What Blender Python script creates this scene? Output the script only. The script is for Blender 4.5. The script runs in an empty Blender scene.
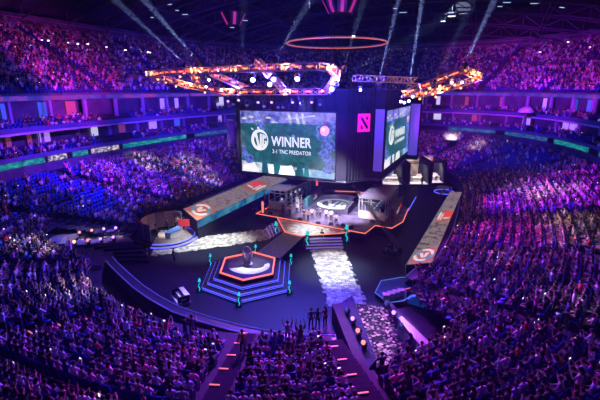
import bpy, bmesh, math, random
import numpy as np
from mathutils import Vector, Matrix
random.seed(7); rng = np.random.RandomState(11)
C = bpy.context.scene.collection
PI = math.pi
# ------------------------------------------------------------------ camera frame (arena coordinates: x across, y along, z up)
T0, CZ, F = 20.5, 18.0, 400.0
PITCH, YAW = math.radians(15.6), math.radians(24.4)
cy_, sy_ = math.cos(YAW), math.sin(YAW)
def ray(u, v):
    a = (u-300)/F; b = (200-v)/F
    x, y, z = a, math.cos(PITCH)+b*math.sin(PITCH), -math.sin(PITCH)+b*math.cos(PITCH)
    return Vector((x*cy_-y*sy_, x*sy_+y*cy_, z))
CAM = Vector((T0, 0, CZ))
def at(u, v, z): d = ray(u, v); return CAM + d*((z-CZ)/d.z)
def ad(u, v, dep): return CAM + ray(u, v)*dep
def proj(p):
    t = p[0]-T0; s = p[1]; z = p[2]-CZ
    x = t*cy_+s*sy_; y = -t*sy_+s*cy_
    dep = y*math.cos(PITCH)-z*math.sin(PITCH); up = y*math.sin(PITCH)+z*math.cos(PITCH)
    if dep < .5: return (-999, -999, dep)
    return (300+F*x/dep, 200-F*up/dep, dep)
cam = bpy.data.objects.new('camera', bpy.data.cameras.new('camera')); C.objects.link(cam)
cam.location = CAM; cam.rotation_euler = (PI/2-PITCH, 0, YAW)
cam.data.sensor_width = 36; cam.data.lens = 24; cam.data.clip_end = 600; cam.data.clip_start = .2
bpy.context.scene.camera = cam
# ------------------------------------------------------------------ materials
MATS = {}
def mat(name, col, rough=.6, metal=0, emit=None, es=1, noise=0, nscale=3, sample=True, bump=0, spec=.5):
    if name in MATS: return MATS[name]
    m = bpy.data.materials.new(name); m.use_nodes = True; nt = m.node_tree; b = nt.nodes['Principled BSDF']
    b.inputs['Base Color'].default_value = (*col, 1); b.inputs['Roughness'].default_value = rough; b.inputs['Metallic'].default_value = metal
    b.inputs['Specular IOR Level'].default_value = spec
    if noise:
        tc = nt.nodes.new('ShaderNodeTexCoord'); n = nt.nodes.new('ShaderNodeTexNoise'); n.inputs['Scale'].default_value = nscale; n.inputs['Detail'].default_value = 4
        r = nt.nodes.new('ShaderNodeValToRGB'); r.color_ramp.elements[0].position = .35; r.color_ramp.elements[1].position = .68
        r.color_ramp.elements[0].color = (*[c*(1-noise) for c in col], 1); r.color_ramp.elements[1].color = (*[min(1, c*(1+noise)) for c in col], 1)
        nt.links.new(tc.outputs['Object'], n.inputs['Vector']); nt.links.new(n.outputs['Fac'], r.inputs['Fac']); nt.links.new(r.outputs['Color'], b.inputs['Base Color'])
        if bump:
            bp = nt.nodes.new('ShaderNodeBump'); bp.inputs['Strength'].default_value = bump; nt.links.new(n.outputs['Fac'], bp.inputs['Height']); nt.links.new(bp.outputs['Normal'], b.inputs['Normal'])
    if emit:
        b.inputs['Emission Color'].default_value = (*emit, 1); b.inputs['Emission Strength'].default_value = es
        if not sample:
            m.cycles.emission_sampling = 'NONE'
    MATS[name] = m; return m
def led(name, stops, scale, es, tex='noise', stretch=(1, 1, 1), sample=True, detail=5, rough=.3):
    """screen-like emitter whose picture comes from noise through a colour ramp"""
    m = bpy.data.materials.new(name); m.use_nodes = True; nt = m.node_tree; b = nt.nodes['Principled BSDF']
    tc = nt.nodes.new('ShaderNodeTexCoord'); mp = nt.nodes.new('ShaderNodeMapping'); mp.inputs['Scale'].default_value = stretch
    nt.links.new(tc.outputs['Object'], mp.inputs['Vector'])
    if tex == 'noise':
        n = nt.nodes.new('ShaderNodeTexNoise'); n.inputs['Detail'].default_value = detail; n.inputs['Roughness'].default_value = .65; out = n.outputs['Fac']
    else:
        n = nt.nodes.new('ShaderNodeTexVoronoi'); out = n.outputs['Color']
    n.inputs['Scale'].default_value = scale
    nt.links.new(mp.outputs['Vector'], n.inputs['Vector'])
    r = nt.nodes.new('ShaderNodeValToRGB'); e = r.color_ramp.elements
    for i, (p, c) in enumerate(stops):
        el = e[i] if i < 2 else e.new(p)
        el.position = p; el.color = (*c, 1)
    nt.links.new(out, r.inputs['Fac'])
    b.inputs['Base Color'].default_value = (.02, .02, .025, 1); b.inputs['Roughness'].default_value = rough
    nt.links.new(r.outputs['Color'], b.inputs['Emission Color']); b.inputs['Emission Strength'].default_value = es
    if not sample: m.cycles.emission_sampling = 'NONE'
    MATS[name] = m; return m
def attrmat(name, use_obj, rough=.8):
    m = bpy.data.materials.new(name); m.use_nodes = True; nt = m.node_tree; b = nt.nodes['Principled BSDF']
    if use_obj: n = nt.nodes.new('ShaderNodeObjectInfo'); out = n.outputs['Color']
    else: n = nt.nodes.new('ShaderNodeAttribute'); n.attribute_name = 'Col'; out = n.outputs['Color']
    tc = nt.nodes.new('ShaderNodeTexCoord'); nz = nt.nodes.new('ShaderNodeTexNoise'); nz.inputs['Scale'].default_value = 18
    nt.links.new(tc.outputs['Object'], nz.inputs['Vector'])
    mr = nt.nodes.new('ShaderNodeMapRange'); mr.inputs['To Min'].default_value = .82; mr.inputs['To Max'].default_value = 1.15
    nt.links.new(nz.outputs['Fac'], mr.inputs['Value'])
    vm = nt.nodes.new('ShaderNodeVectorMath'); vm.operation = 'SCALE'
    nt.links.new(out, vm.inputs[0]); nt.links.new(mr.outputs['Result'], vm.inputs['Scale']); nt.links.new(vm.outputs['Vector'], b.inputs['Base Color'])
    b.inputs['Roughness'].default_value = rough; MATS[name] = m; return m
M_cloth = attrmat('cloth_by_object', True); M_crowd = attrmat('crowd_clothes', False)
M_skin = mat('skin', (.55, .36, .27), .55, noise=.12, nscale=9)
M_eye = mat('eye_dark', (.02, .015, .01), .2)
M_black = mat('matt_black', (.012, .012, .016), .7, noise=.3)
M_drape = mat('black_drape', (.006, .006, .014), .9, noise=.5, nscale=1.2, bump=.3)
M_darkmetal = mat('dark_metal', (.05, .05, .06), .4, .7, noise=.2)
M_alu = mat('truss_aluminium', (.75, .72, .7), .35, .85, noise=.12)
M_conc = mat('terrace_concrete', (.035, .032, .05), .85, noise=.35, nscale=.7, bump=.15)
M_wall = mat('hall_wall', (.09, .085, .14), .8, noise=.3, nscale=.5)
M_white = mat('white_paint', (.75, .74, .78), .5, noise=.06)
M_cream = mat('cream_panel', (.72, .66, .58), .6, noise=.1)
M_grey = mat('grey_panel', (.3, .3, .33), .5, noise=.15)
M_red = mat('red_cloth', (.7, .03, .03), .7, noise=.2)
M_seat = mat('seat_blue', (.015, .05, .36), .5, noise=.15)
M_seatd = mat('seat_shell', (.02, .03, .12), .5, noise=.15)
M_glass = mat('balustrade_glass', (.12, .14, .3), .08, noise=.1)
M_lens = mat('lens_blue_white', (.5, .5, .9), .2, emit=(.45, .42, 1), es=12)
M_lensw = mat('lens_white', (.8, .8, .9), .2, emit=(.75, .8, 1), es=9)
M_lensr = mat('lens_red', (.8, .2, .1), .2, emit=(1, .25, .2), es=2)
M_lensp = mat('lens_violet', (.5, .3, .9), .2, emit=(.55, .25, 1), es=2.4)
M_lenso = mat('lens_amber', (.9, .5, .3), .2, emit=(1, .32, .12), es=5)
M_orange = mat('orange_led', (.9, .3, .15), .3, emit=(1, .2, .11), es=1.35)
M_amber = mat('amber_truss_led', (.9, .35, .15), .3, emit=(1, .13, .045), es=5.5)
M_blueled = mat('blue_led', (.1, .1, .8), .3, emit=(.10, .11, 1), es=2.2)
M_violetled = mat('violet_led', (.3, .2, .8), .3, emit=(.30, .2, .8), es=.9)
M_cyan = mat('teal_led', (.05, .5, .5), .3, emit=(.01, .55, .55), es=1.2)
M_roof = mat('roof_lining', (.035, .035, .055), .9, noise=.4, nscale=.2)
M_steel = mat('roof_steel', (.10, .10, .14), .6, .3, noise=.2)
M_spec = mat('phone_glow', (.5, .5, .5), .3, emit=(.8, .75, 1), es=2.5, sample=False)
# ------------------------------------------------------------------ mesh helpers
class MB:
    def __init__(s): s.v = []; s.f = []; s.m = []; s.mats = []
    def mi(s, m):
        if m not in s.mats: s.mats.append(m)
        return s.mats.index(m)
    def add(s, vs, fs, m):
        o = len(s.v); k = s.mi(m); s.v += [tuple(v) for v in vs]
        for f in fs: s.f.append([i+o for i in f]); s.m.append(k)
    def box(s, c, d, m, rz=0, R=None):
        vs = [Vector((x*d[0]/2, y*d[1]/2, z*d[2]/2)) for x in (-1, 1) for y in (-1, 1) for z in (-1, 1)]
        if R is None: R = Matrix.Rotation(rz, 3, 'Z')
        vs = [R @ v+Vector(c) for v in vs]
        s.add(vs, [(0, 1, 3, 2), (4, 6, 7, 5), (0, 4, 5, 1), (2, 3, 7, 6), (0, 2, 6, 4), (1, 5, 7, 3)], m)
    def prism(s, poly, z0, z1, m, mtop=None, scale1=None):
        n = len(poly); cx = sum(p[0] for p in poly)/n; cyy = sum(p[1] for p in poly)/n; k = scale1 or 1
        area = sum(poly[i][0]*poly[(i+1) % n][1]-poly[(i+1) % n][0]*poly[i][1] for i in range(n))
        if area < 0: poly = poly[::-1]
        vs = [(p[0], p[1], z0) for p in poly]+[(cx+(p[0]-cx)*k, cyy+(p[1]-cyy)*k, z1) for p in poly]
        s.add(vs, [(i, (i+1) % n, n+(i+1) % n, n+i) for i in range(n)]+[tuple(range(n))[::-1]], m)
        s.add([(v[0], v[1], v[2]) for v in vs[n:]], [tuple(range(n))], mtop or m)
    def tube(s, pts, r, m, n=6, closed=False, caps=True):
        pts = [Vector(p) for p in pts]; N = len(pts); rr = r if isinstance(r, (list, tuple)) else [r]*N
        vs = []; prev = None
        for i, p in enumerate(pts):
            if closed: d = pts[(i+1) % N]-pts[i-1]
            else: d = pts[min(i+1, N-1)]-pts[max(i-1, 0)]
            d.normalize()
            if prev is None: a = d.orthogonal().normalized()
            else:
                a = prev-d*prev.dot(d)
                a = a.normalized() if a.length > 1e-5 else d.orthogonal().normalized()
            prev = a; b = d.cross(a)
            for k in range(n):
                t = 2*PI*k/n; vs.append(p+(a*math.cos(t)+b*math.sin(t))*rr[i])
        fs = []
        for i in range(N if closed else N-1):
            j = (i+1) % N
            for k in range(n): fs.append((i*n+k, i*n+(k+1) % n, j*n+(k+1) % n, j*n+k))
        if caps and not closed: fs += [tuple(range(n))[::-1], tuple(range((N-1)*n, N*n))]
        s.add(vs, fs, m)
    def lathe(s, c, prof, m, n=16, R=None):
        vs = []; R = R or Matrix.Identity(3)
        for (r, z) in prof:
            for k in range(n): vs.append(R @ Vector((r*math.cos(2*PI*k/n), r*math.sin(2*PI*k/n), z))+Vector(c))
        P = len(prof); fs = [(i*n+k, i*n+(k+1) % n, (i+1)*n+(k+1) % n, (i+1)*n+k) for i in range(P-1) for k in range(n)]
        fs += [tuple(range(n))[::-1], tuple(range((P-1)*n, P*n))]
        s.add(vs, fs, m)
    def quad(s, a, b, c, d, m): s.add([a, b, c, d], [(0, 1, 2, 3)], m)
    def truss(s, p, q, w, m, rc=.035, rl=.02, step=None):
        p = Vector(p); q = Vector(q); d = q-p; L = d.length; d.normalize()
        side = d.cross(Vector((0, 0, 1))).normalized(); up = side.cross(d)
        cs = [(side*a+up*b)*w/2 for a, b in ((-1, -1), (1, -1), (1, 1), (-1, 1))]
        for c in cs: s.tube([p+c, q+c], rc, m, 5)
        n = max(1, round(L/(step or w)))
        for i in range(n):
            a = p+d*L*i/n; b = p+d*L*(i+1)/n
            for k in range(4):
                c0, c1 = cs[k], cs[(k+1) % 4]
                if i % 2: c0, c1 = c1, c0
                s.tube([a+c0, b+c1], rl, m, 4, caps=False)
                s.tube([a+c0, a+c1], rl, m, 4, caps=False)
    def build(s, name, parent=None, smooth=False, loc=None):
        me = bpy.data.meshes.new(name); me.from_pydata(s.v, [], s.f)
        for m in s.mats: me.materials.append(m)
        me.polygons.foreach_set('material_index', s.m)
        if smooth: me.polygons.foreach_set('use_smooth', [True]*len(s.f))
        me.update(); o = bpy.data.objects.new(name, me); C.objects.link(o)
        if parent: o.parent = parent
        if loc is not None: o.location = loc
        return o
def tag(o, label=None, cat=None, group=None, kind=None):
    if label: o['label'] = label
    if cat: o['category'] = cat
    if group: o['group'] = group
    if kind: o['kind'] = kind
    return o
def empty(name, loc=(0, 0, 0), rz=0):
    o = bpy.data.objects.new(name, None); o.empty_display_size = .3; C.objects.link(o); o.location = loc; o.rotation_euler = (0, 0, rz); return o
def struct(mb, name, label): return tag(mb.build(name), label, None, None, 'structure')
def kids(o): return [c for c in o.children]
def copy_tree(o, parent=None):
    c = o.copy(); C.objects.link(c); c.parent = parent
    for ch in kids(o): copy_tree(ch, c)
    return c
def ordn(n):
    return str(n)+('th' if 10 <= n % 100 <= 20 else {1: 'st', 2: 'nd', 3: 'rd'}.get(n % 10, 'th'))
def text_mesh(txt, size, m, spacing=1, offset=.006):
    cu = bpy.data.curves.new('lettering', 'FONT'); cu.body = txt; cu.size = size; cu.offset = offset*size; cu.space_character = spacing
    cu.extrude = .01; cu.align_x = 'LEFT'; cu.resolution_u = 3
    o = bpy.data.objects.new('lettering', cu); C.objects.link(o)
    bpy.context.view_layer.update()
    me = bpy.data.meshes.new_from_object(o.evaluated_get(bpy.context.evaluated_depsgraph_get())); me.materials.clear(); me.materials.append(m)
    bpy.data.objects.remove(o); return me
# ------------------------------------------------------------------ bowl plan
NX = 2.6
def sup(phi, w, l, c=57.0, n=NX):
    a, b = math.cos(phi), math.sin(phi)
    return (w*math.copysign(abs(a)**(2/n), a), c+l*math.copysign(abs(b)**(2/n), b))
def PIN(r, phi):            # lower bowl: r 0..1 from floor edge to back wall
    a = sup(phi, 19, 37); b = sup(phi, 39, 57); return (a[0]+(b[0]-a[0])*r, a[1]+(b[1]-a[1])*r)
def PUP(r, phi):            # upper bowl
    a = sup(phi, 39.6, 57.6); b = sup(phi, 61, 78); return (a[0]+(b[0]-a[0])*r, a[1]+(b[1]-a[1])*r)
PH = np.linspace(0, 2*PI, 3601)[:-1]
def curve(fn, r):
    a = np.cos(PH); b = np.sin(PH); e = 2/NX
    ca = np.sign(a)*np.abs(a)**e; sb = np.sign(b)*np.abs(b)**e
    if fn is PIN: w0, l0, w1, l1 = 19, 37, 39, 57
    else: w0, l0, w1, l1 = 39.6, 57.6, 61, 78
    return np.stack([(w0+(w1-w0)*r)*ca, 57+(l0+(l1-l0)*r)*sb], 1)
NR = 23
def zlow(i): return 1.25+i*.22
def zup(i): return 17.3+i*.52
def phi_of(p):
    best = None
    for r in np.linspace(0, 1, 24):
        cu = curve(PIN, r); d = np.hypot(cu[:, 0]-p[0], cu[:, 1]-p[1]); k = d.argmin()
        if best is None or d[k] < best[0]: best = (d[k], PH[k])
    return best[1]
aisle_pts = [at(225, 373, 3.0), at(355, 372, 3.0), at(135, 193, 3.2), at(180, 177, 3.2), at(520, 322, 3.6), at(60, 262, 2.6)]
AIS = sorted(phi_of(p) for p in aisle_pts)
mid = curve(PIN, .5); seg = np.hypot(*(np.roll(mid, -1, 0)-mid).T); S = np.concatenate([[0], np.cumsum(seg)])
def arc(ph): return np.interp(ph % (2*PI), np.append(PH, 2*PI), S)
full = []
for a, b in zip(AIS, AIS[1:]+[AIS[0]+2*PI]):
    L = (arc(b)-arc(a)) % S[-1]; n = max(1, round(L/13)); full.append(a % (2*PI))
    for k in range(1, n):
        s_ = (arc(a)+L*k/n) % S[-1]; full.append(float(np.interp(s_, S, np.append(PH, 2*PI))))
AIS = np.array(sorted(full))
# notches of the two entrance ramps cut into the lower seats
def inpoly(x, y, P):
    c = False; j = len(P)-1
    for i in range(len(P)):
        if (P[i][1] > y) != (P[j][1] > y) and x < (P[j][0]-P[i][0])*(y-P[i][1])/(P[j][1]-P[i][1])+P[i][0]: c = not c
        j = i
    return c
NOTCH = [[(9.5, 30.5), (16, 32.2), (20.3, 24.8), (16.9, 18), (11.5, 23.5)], [(-11.5, 29.8), (-14, 33.5), (-22, 27.6), (-18.8, 25.2)], [(-10, 40), (-10, 31), (-20, 36), (-18.4, 46)], [(8.6, 30), (8.6, 21.9), (10.8, 22.2), (13.6, 23.6), (13.6, 30)]]
SKIP = [tuple(at(u, v, 2.5)[:2]) for u, v in ((44, 232), (60, 226), (142, 222), (148, 246), (118, 252), (62, 252), (44, 246))]
def notched(x, y): return any(inpoly(x, y, P) for P in NOTCH)
def keep_up(x, y): return y > 16 and not (x > 0 and y < 54)
# terraces
def terrace(fn, z, nr, keep, name, label, cutz, step=6, m=M_conc):
    mb = MB(); N = 3600//step; rows = [curve(fn, k/nr)[::step] for k in range(nr+1)]
    vs = []; fs = []
    for i in range(nr):
        for (ring, zz) in ((rows[i], z(i)), (rows[i+1], z(i)), ):
            vs += [(p[0], p[1], zz) for p in ring]
    for i in range(nr):
        o = i*2*N
        for k in range(N):
            k2 = (k+1) % N; x, y = rows[i][k]
            if not keep(x, y): continue
            fs.append((o+k, o+N+k, o+N+k2, o+k2))
            if i+1 < nr: fs.append((o+N+k, o+2*N+k, o+2*N+k2, o+N+k2))
    vs += [(p[0], p[1], cutz) for p in rows[0]]; o = nr*2*N
    for k in range(N):
        if keep(*rows[0][k]): fs.append((k, (k+1) % N, o+(k+1) % N, o+k))
    mb.add(vs, fs, m); return struct(mb, name, label)
terrace(PIN, zlow, NR, lambda x, y: not notched(x, y), 'floor_terrace', 'stepped dark concrete terrace of the lower seating bowl', 0)
terrace(PUP, zup, NR, keep_up, 'floor_upper_terrace', 'stepped dark concrete terrace of the upper seating bowl', 16.6)
# main floor
mb = MB(); fl = [(x, y) for x, y in curve(PIN, .6)[::24]]
mb.prism(fl, -.4, 0, mat('arena_floor', (.009, .012, .03), .5, noise=.35, nscale=.35, spec=.25))
struct(mb, 'floor', 'glossy dark blue arena floor around the stages')
# curved wall bands
def band(poly_fn, prof, m, keep, name=None, label=None, step=12, mb=None):
    own = mb is None
    if own: mb = MB()
    N = 3600//step; n = len(prof); rings = [poly_fn(o)[::step] for o, z in prof]
    vs = [(rings[j][k][0], rings[j][k][1], prof[j][1]) for k in range(N) for j in range(n)]; fs = []
    for k in range(N):
        k2 = (k+1) % N
        if not keep(rings[0][k][0], rings[0][k][1]): continue
        for j in range(n-1): fs.append((k*n+j, k2*n+j, k2*n+j+1, k*n+j+1))
    mb.add(vs, fs, m)
    if own: return struct(mb, name, label)
def off(d):                        # curve offset outward from the lower bowl's back wall
    a = np.cos(PH); b = np.sin(PH); e = 2/NX
    return np.stack([(39+d)*np.sign(a)*np.abs(a)**e, 57+(57+d)*np.sign(b)*np.abs(b)**e], 1)
band(off, [(0, 6.0), (0, 7.35)], M_wall, keep_up, 'wall_lower', 'dark curved wall behind the lower bowl under the ribbon screens')
band(off, [(0, 7.35), (0, 7.4), (0, 8.3), (0, 8.32)], M_black, keep_up, 'trim_1', 'black casing of the ribbon screens')
# club tier A (z 8.3 .. 11.6), tier B (12 .. 16.5)
def steps_profile(d0, z0, n, tread, rise):
    p = [(d0, z0)]
    for i in range(n): p += [(d0+tread*(i+1), z0+rise*i), (d0+tread*(i+1), z0+rise*(i+1))]
    return p
band(off, steps_profile(.1, 8.3, 4, .9, .3)+[(5, 9.5)], M_conc, keep_up, 'floor_club_terrace', 'narrow stepped club terrace above the ribbon screens')
band(off, [(5, 9.5), (5, 12)], M_wall, keep_up, 'wall_club', 'dark back wall of the lower club level')
band(off, [(5, 11.75), (.0, 11.75), (-.1, 11.75), (-.1, 12.05), (0, 12.05)], mat('slab_edge', (.55, .5, .7), .5, noise=.1), keep_up, 'trim_2', 'pale slab edge running round between the two club levels')
band(off, steps_profile(.0, 12.05, 4, .9, .35)+[(4.6, 13.45)], M_conc, keep_up, 'floor_suite_terrace', 'narrow stepped terrace in front of the suites')
band(off, [(4.6, 13.4), (4.6, 16.6)], M_wall, keep_up, 'wall_suite', 'dark back wall of the suite level')
band(off, [(4.6, 16.5), (.5, 16.5), (.5, 16.3), (.45, 17.3), (.6, 17.3)], M_wall, keep_up, 'trim_3', 'deep fascia at the front of the upper tier')
band(off, [(.0, 12.05), (-.02, 12.75), (.02, 12.75), (.04, 12.05)], M_glass, keep_up, 'trim_4', 'glass balustrade in front of the suite level')
band(off, [(.0, 8.32), (-.02, 8.9), (.02, 8.9), (.04, 8.32)], M_glass, keep_up, 'trim_5', 'glass balustrade above the ribbon screens')
band(lambda d: curve(PUP, 1)*[1, 1], [(0, 28.6), (0, 31.5)], M_wall, keep_up, 'wall_upper', 'dark back wall behind the last row of the upper tier')
# LED boards as curved panels
L_teal = led('ribbon_teal', [(.3, (0, .05, .10)), (.5, (.0, .25, .30)), (.62, (.05, .5, .45)), (.75, (.3, .5, .9))], 1.1, .8, stretch=(1, 1, 3), sample=False)
L_text = led('ribbon_pale', [(.38, (.02, .05, .12)), (.5, (.25, .2, .4)), (.56, (.9, .7, .65)), (.7, (.8, .9, .6))], 1.6, .9, stretch=(1, 1, 2), sample=False)
L_fascia = led('fascia_violet', [(.3, (.04, .03, .4)), (.48, (.09, .06, .75)), (.56, (.3, .08, .85)), (.66, (.6, .03, .4)), (.8, (.8, .5, .9))], .35, .55, sample=False)
L_blue = led('ribbon_blue', [(.35, (0, .02, .15)), (.5, (.02, .12, .45)), (.6, (.08, .35, .7)), (.75, (.5, .2, .6))], 1.3, .5, stretch=(1, 1, 3), sample=False)
def sp_idx(p):
    c = off(0); return int(np.hypot(c[:, 0]-p[0], c[:, 1]-p[1]).argmin())
def board(u0, u1, m, nm, label, z0=7.45, z1=8.25, d=-.12, vs=(165, 135), cat='screen'):
    """curved board between two points of the wall"""
    i0, i1 = sorted((u0, u1)); c = off(d)[i0:i1+1:6]; c2 = off(d+.1)[i0:i1+1:6]; mb = MB(); n = len(c)
    vs_ = [(p[0], p[1], z) for p in c for z in (z0, z1)]+[(p[0], p[1], z) for p in c2 for z in (z0, z1)]
    fs = []
    for k in range(n-1): fs += [(2*k, 2*k+2, 2*k+3, 2*k+1), (2*k+1, 2*k+3, 2*n+2*k+3, 2*n+2*k+1), (2*k, 2*n+2*k, 2*n+2*k+2, 2*k+2)]
    fs += [(0, 1, 2*n+1, 2*n), (2*n-2, 4*n-2, 4*n-1, 2*n-1)]
    mb.add(vs_, fs, m); o = mb.build(nm); return tag(o, label, cat, 'curved ribbon screens')
W = lambda t, s: sp_idx((t, s))
board(W(-38, 22), W(-39, 37.5), L_teal, 'ribbon_screen', 'teal glowing ribbon screen at the left edge of the picture')
board(W(-39, 38), W(-39, 41.5), L_text, 'ribbon_screen', 'short ribbon screen with pale orange pattern, left side of bowl')
board(W(-39, 42), W(-39, 45.5), L_teal, 'ribbon_screen', 'short dark teal ribbon screen between two pale ones')
board(W(-39, 46), W(-38.9, 52), L_text, 'ribbon_screen', 'pale ribbon screen above the left lower bowl, longer one')
board(W(-38.9, 53), W(-38.6, 70), L_teal, 'ribbon_screen', 'long green teal ribbon screen above the left lower bowl')
board(W(-38.4, 72), W(-37, 85), L_blue, 'ribbon_screen', 'blue ribbon screen left of the hanging screen block')
board(W(12, 113), W(24, 109), L_blue, 'ribbon_screen', 'blue ribbon screen behind the stage, right of the screens')
board(W(26, 107), W(33, 96), L_blue, 'ribbon_screen', 'bright blue ribbon screen above the right lower bowl')
board(W(34, 94), W(37.5, 82), L_teal, 'ribbon_screen', 'dark teal ribbon screen above the right lower bowl')
board(W(38, 78), W(38.8, 68), L_blue, 'ribbon_screen', 'blue ribbon screen near the right edge of the picture')
def fboard(a, b, lab): board(a, b, L_fascia, 'fascia_screen', lab, 16.3, 16.95, .3)
fboard(W(-37.5, 28), W(-39, 50), 'violet and pink fascia screen under upper tier, far left')
fboard(W(-39, 50.6), W(-38.8, 72), 'blue violet fascia screen under upper tier, left of trusses')
fboard(W(-38.6, 72.6), W(-20, 111), 'dim violet fascia screen under upper tier behind the trusses')
fboard(W(5, 114), W(26, 107), 'blue fascia screen under the upper tier behind the amber truss')
fboard(W(26.5, 106.5), W(39, 60), 'long violet fascia screen under the upper tier at right')
# columns and lit suite panels
def suite_bits():
    c0 = off(0); cB = off(4.45); cA = off(4.85); cC = off(2.6)
    Sw = np.concatenate([[0], np.cumsum(np.hypot(*(np.roll(c0, -1, 0)-c0).T))])
    n = int(Sw[-1]//6.2)
    pm = [mat('lit_suite_lilac', (.6, .5, .8), .6, emit=(.42, .25, .8), es=.75, sample=False), mat('lit_suite_blue', (.1, .2, .6), .6, emit=(.05, .12, .8), es=.6, sample=False), mat('lit_suite_warm', (.5, .2, .15), .6, emit=(.5, .12, .12), es=.2, sample=False), mat('lit_suite_pale', (.8, .8, .8), .6, emit=(.6, .55, .75), es=.9, sample=False)]
    cols = MB(); k1 = 0
    for i in range(n):
        k = int(np.searchsorted(Sw, i*6.2)) % 3600; p = c0[k]
        if not keep_up(p[0], p[1]+0): continue
        nx = cB[k]-p; ang = math.atan2(nx[1], nx[0]); u = proj((p[0], p[1], 14)); vis = -25 < u[0] < 625
        for (cc, z0, z1) in ((cA, 9.3, 11.75), (cC, 13.1, 16.5)):
            mbb = MB(); q = cc[k]; mbb.box((q[0], q[1], (z0+z1)/2), (.5, .5, z1-z0), mat('column_pale', (.35, .3, .5), .6, noise=.1), ang)
            tag(mbb.build('column'), 'pale square column of the ring of columns between the club levels', None, 'columns between the club levels', 'structure')
        if not vis: continue
        for lev, (cc, z0, z1) in enumerate(((cA, 9.7, 11.3), (cB, 13.7, 15.9))):
            for h in range(2):
                r = random.random()
                if r < .55: continue
                kk = (k+int(3600*(1.6+h*2.6)/Sw[-1])) % 3600; q = cc[kk]; w = random.choice((1.1, 1.6, 2.1)); m = random.choice(pm if r > .6 else pm[:2])
                mbb = MB(); dn = (q-off(0)[kk]); dn = dn/np.linalg.norm(dn)
                R = Matrix.Rotation(ang, 3, 'Z')
                mbb.box((q[0]-dn[0]*.08, q[1]-dn[1]*.08, (z0+z1)/2), (.08, w, z1-z0), m, R=R)
                for sgn in (-1, 1):
                    mbb.box((q[0]-dn[0]*.12-dn[1]*sgn*w/2, q[1]-dn[1]*.12+dn[0]*sgn*w/2, (z0+z1)/2), (.1, .08, z1-z0+.1), M_darkmetal, R=R)
                k1 += 1; o = mbb.build('window_%d' % k1)
                tag(o, 'lit window of the %s level, one of a ring of box windows' % ('lower club' if lev == 0 else 'suite'), None, None, 'structure')
suite_bits()
# roof
mb = MB(); rad = [curve(PUP, 1)[::48]*1.0]; cen = np.array([0, 57.0]); n = 75
vs = []; rings = [1.08, .95, .8, .62, .42, .2]; zs = [30.5, 33, 35.5, 37.5, 38.8, 39.5]
for f_, z_ in zip(rings, zs):
    for p in rad[0]: q = cen+(p-cen)*f_; vs.append((q[0], q[1], z_+1.5))
vs.append((0, 57, 41.5)); fs = [(i*n+k, (i+1)*n+k, (i+1)*n+(k+1) % n, i*n+(k+1) % n) for i in range(5) for k in range(n)]+[(5*n+k, 6*n, 5*n+(k+1) % n) for k in range(n)]
mb.add(vs, fs, M_roof); struct(mb, 'ceiling', 'dark domed roof lining high above the arena')
def roofz(x, y):
    a = math.hypot(x/61, (y-57)/78); return float(np.interp(a, [.2, .42, .62, .8, .95, 1.08], [39.5, 38.8, 37.5, 35.5, 33, 30.5]))
for i, y in enumerate(range(24, 128, 9)):
    mb = MB(); hw = 58*max(.05, (1-abs((y-57)/78)**NX))**(1/NX)
    xs = np.linspace(-hw, hw, 24); lo = [(x, y, roofz(x, y)-2.6) for x in xs]; hi = [(x, y, roofz(x, y)-.2) for x in xs]
    mb.tube(lo, .16, M_steel, 5); mb.tube(hi, .14, M_steel, 5)
    for k in range(23): mb.tube([lo[k], hi[k+1]] if k % 2 else [hi[k], lo[k+1]], .08, M_steel, 4); mb.tube([lo[k], hi[k]], .07, M_steel, 4)
    struct(mb, 'ceiling_truss', 'dark steel roof truss spanning the arena, %s from the camera' % ordn(i+1))
for i, x in enumerate(range(-45, 46, 15)):
    mb = MB(); hw = 74*(1-abs(x/61)**NX)**(1/NX); ys = np.linspace(max(12, 57-hw), 57+hw, 30)
    mb.tube([(x, y, roofz(x, y)-1.9) for y in ys], .14, M_steel, 5); mb.tube([(x+.9, y, roofz(x, y)-1.9) for y in ys], .1, M_steel, 5)
    for k in range(0, 30): mb.box((x+.45, ys[k], roofz(x, ys[k])-1.9), (.9, .08, .08), M_steel)
    struct(mb, 'ceiling_walkway', 'steel maintenance walkway under the roof, %s from the left side' % ordn(i+1))
mb = MB(); c = curve(PUP, .97)[::20]; N = len(c)
for zz, r_ in ((28.2, .12), (29.3, .10)):
    run = []
    for k in range(N+1):
        p = c[k % N]
        if keep_up(*p): run.append((p[0], p[1], zz+1.4))
        elif len(run) > 2: mb.tube(run, r_, mat('rail_bronze', (.4, .25, .3), .4, .6, noise=.2), 4); run = []
        else: run = []
    if len(run) > 2: mb.tube(run, r_, MATS['rail_bronze'], 4)
struct(mb, 'trim_6', 'double service rail running round behind the upper tier')
for i, (u, v) in enumerate(((42, 40), (48.5, 40.5), (78, 44), (106.5, 47), (125.5, 50), (148, 52), (150, 52.5), (68, 31.5+11), (568, 42), (590, 47), (540, 52), (88, 44))):
    p = ad(u, v, (72 if u < 60 else 78 if u < 115 else 84) if u < 300 else 86); mb = MB(); mb.box((0, 0, 0), (.9, .12, .3), M_darkmetal); mb.box((0, -.08, -.02), (.6, .06, .2), M_lensw if i % 3 else mat('lens_pink', (.8, .4, .8), .2, emit=(.8, .3, .9), es=8))
    mb.box((0, .3, .5), (.06, .06, 1.2), M_darkmetal)
    o = mb.build('exit_lamp', loc=p); o.scale = (.6, .6, .6); o.rotation_euler = (0, 0, math.atan2(CAM.x-p.x, -(CAM.y-p.y)) if 0 else YAW)
    tag(o, 'small white lamp high at the back of the upper tier, %s from left' % ordn([1,2,4,6,7,8,9,3,11,12,10,5][i]), 'lamp', 'lamps behind the upper tier')
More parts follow.
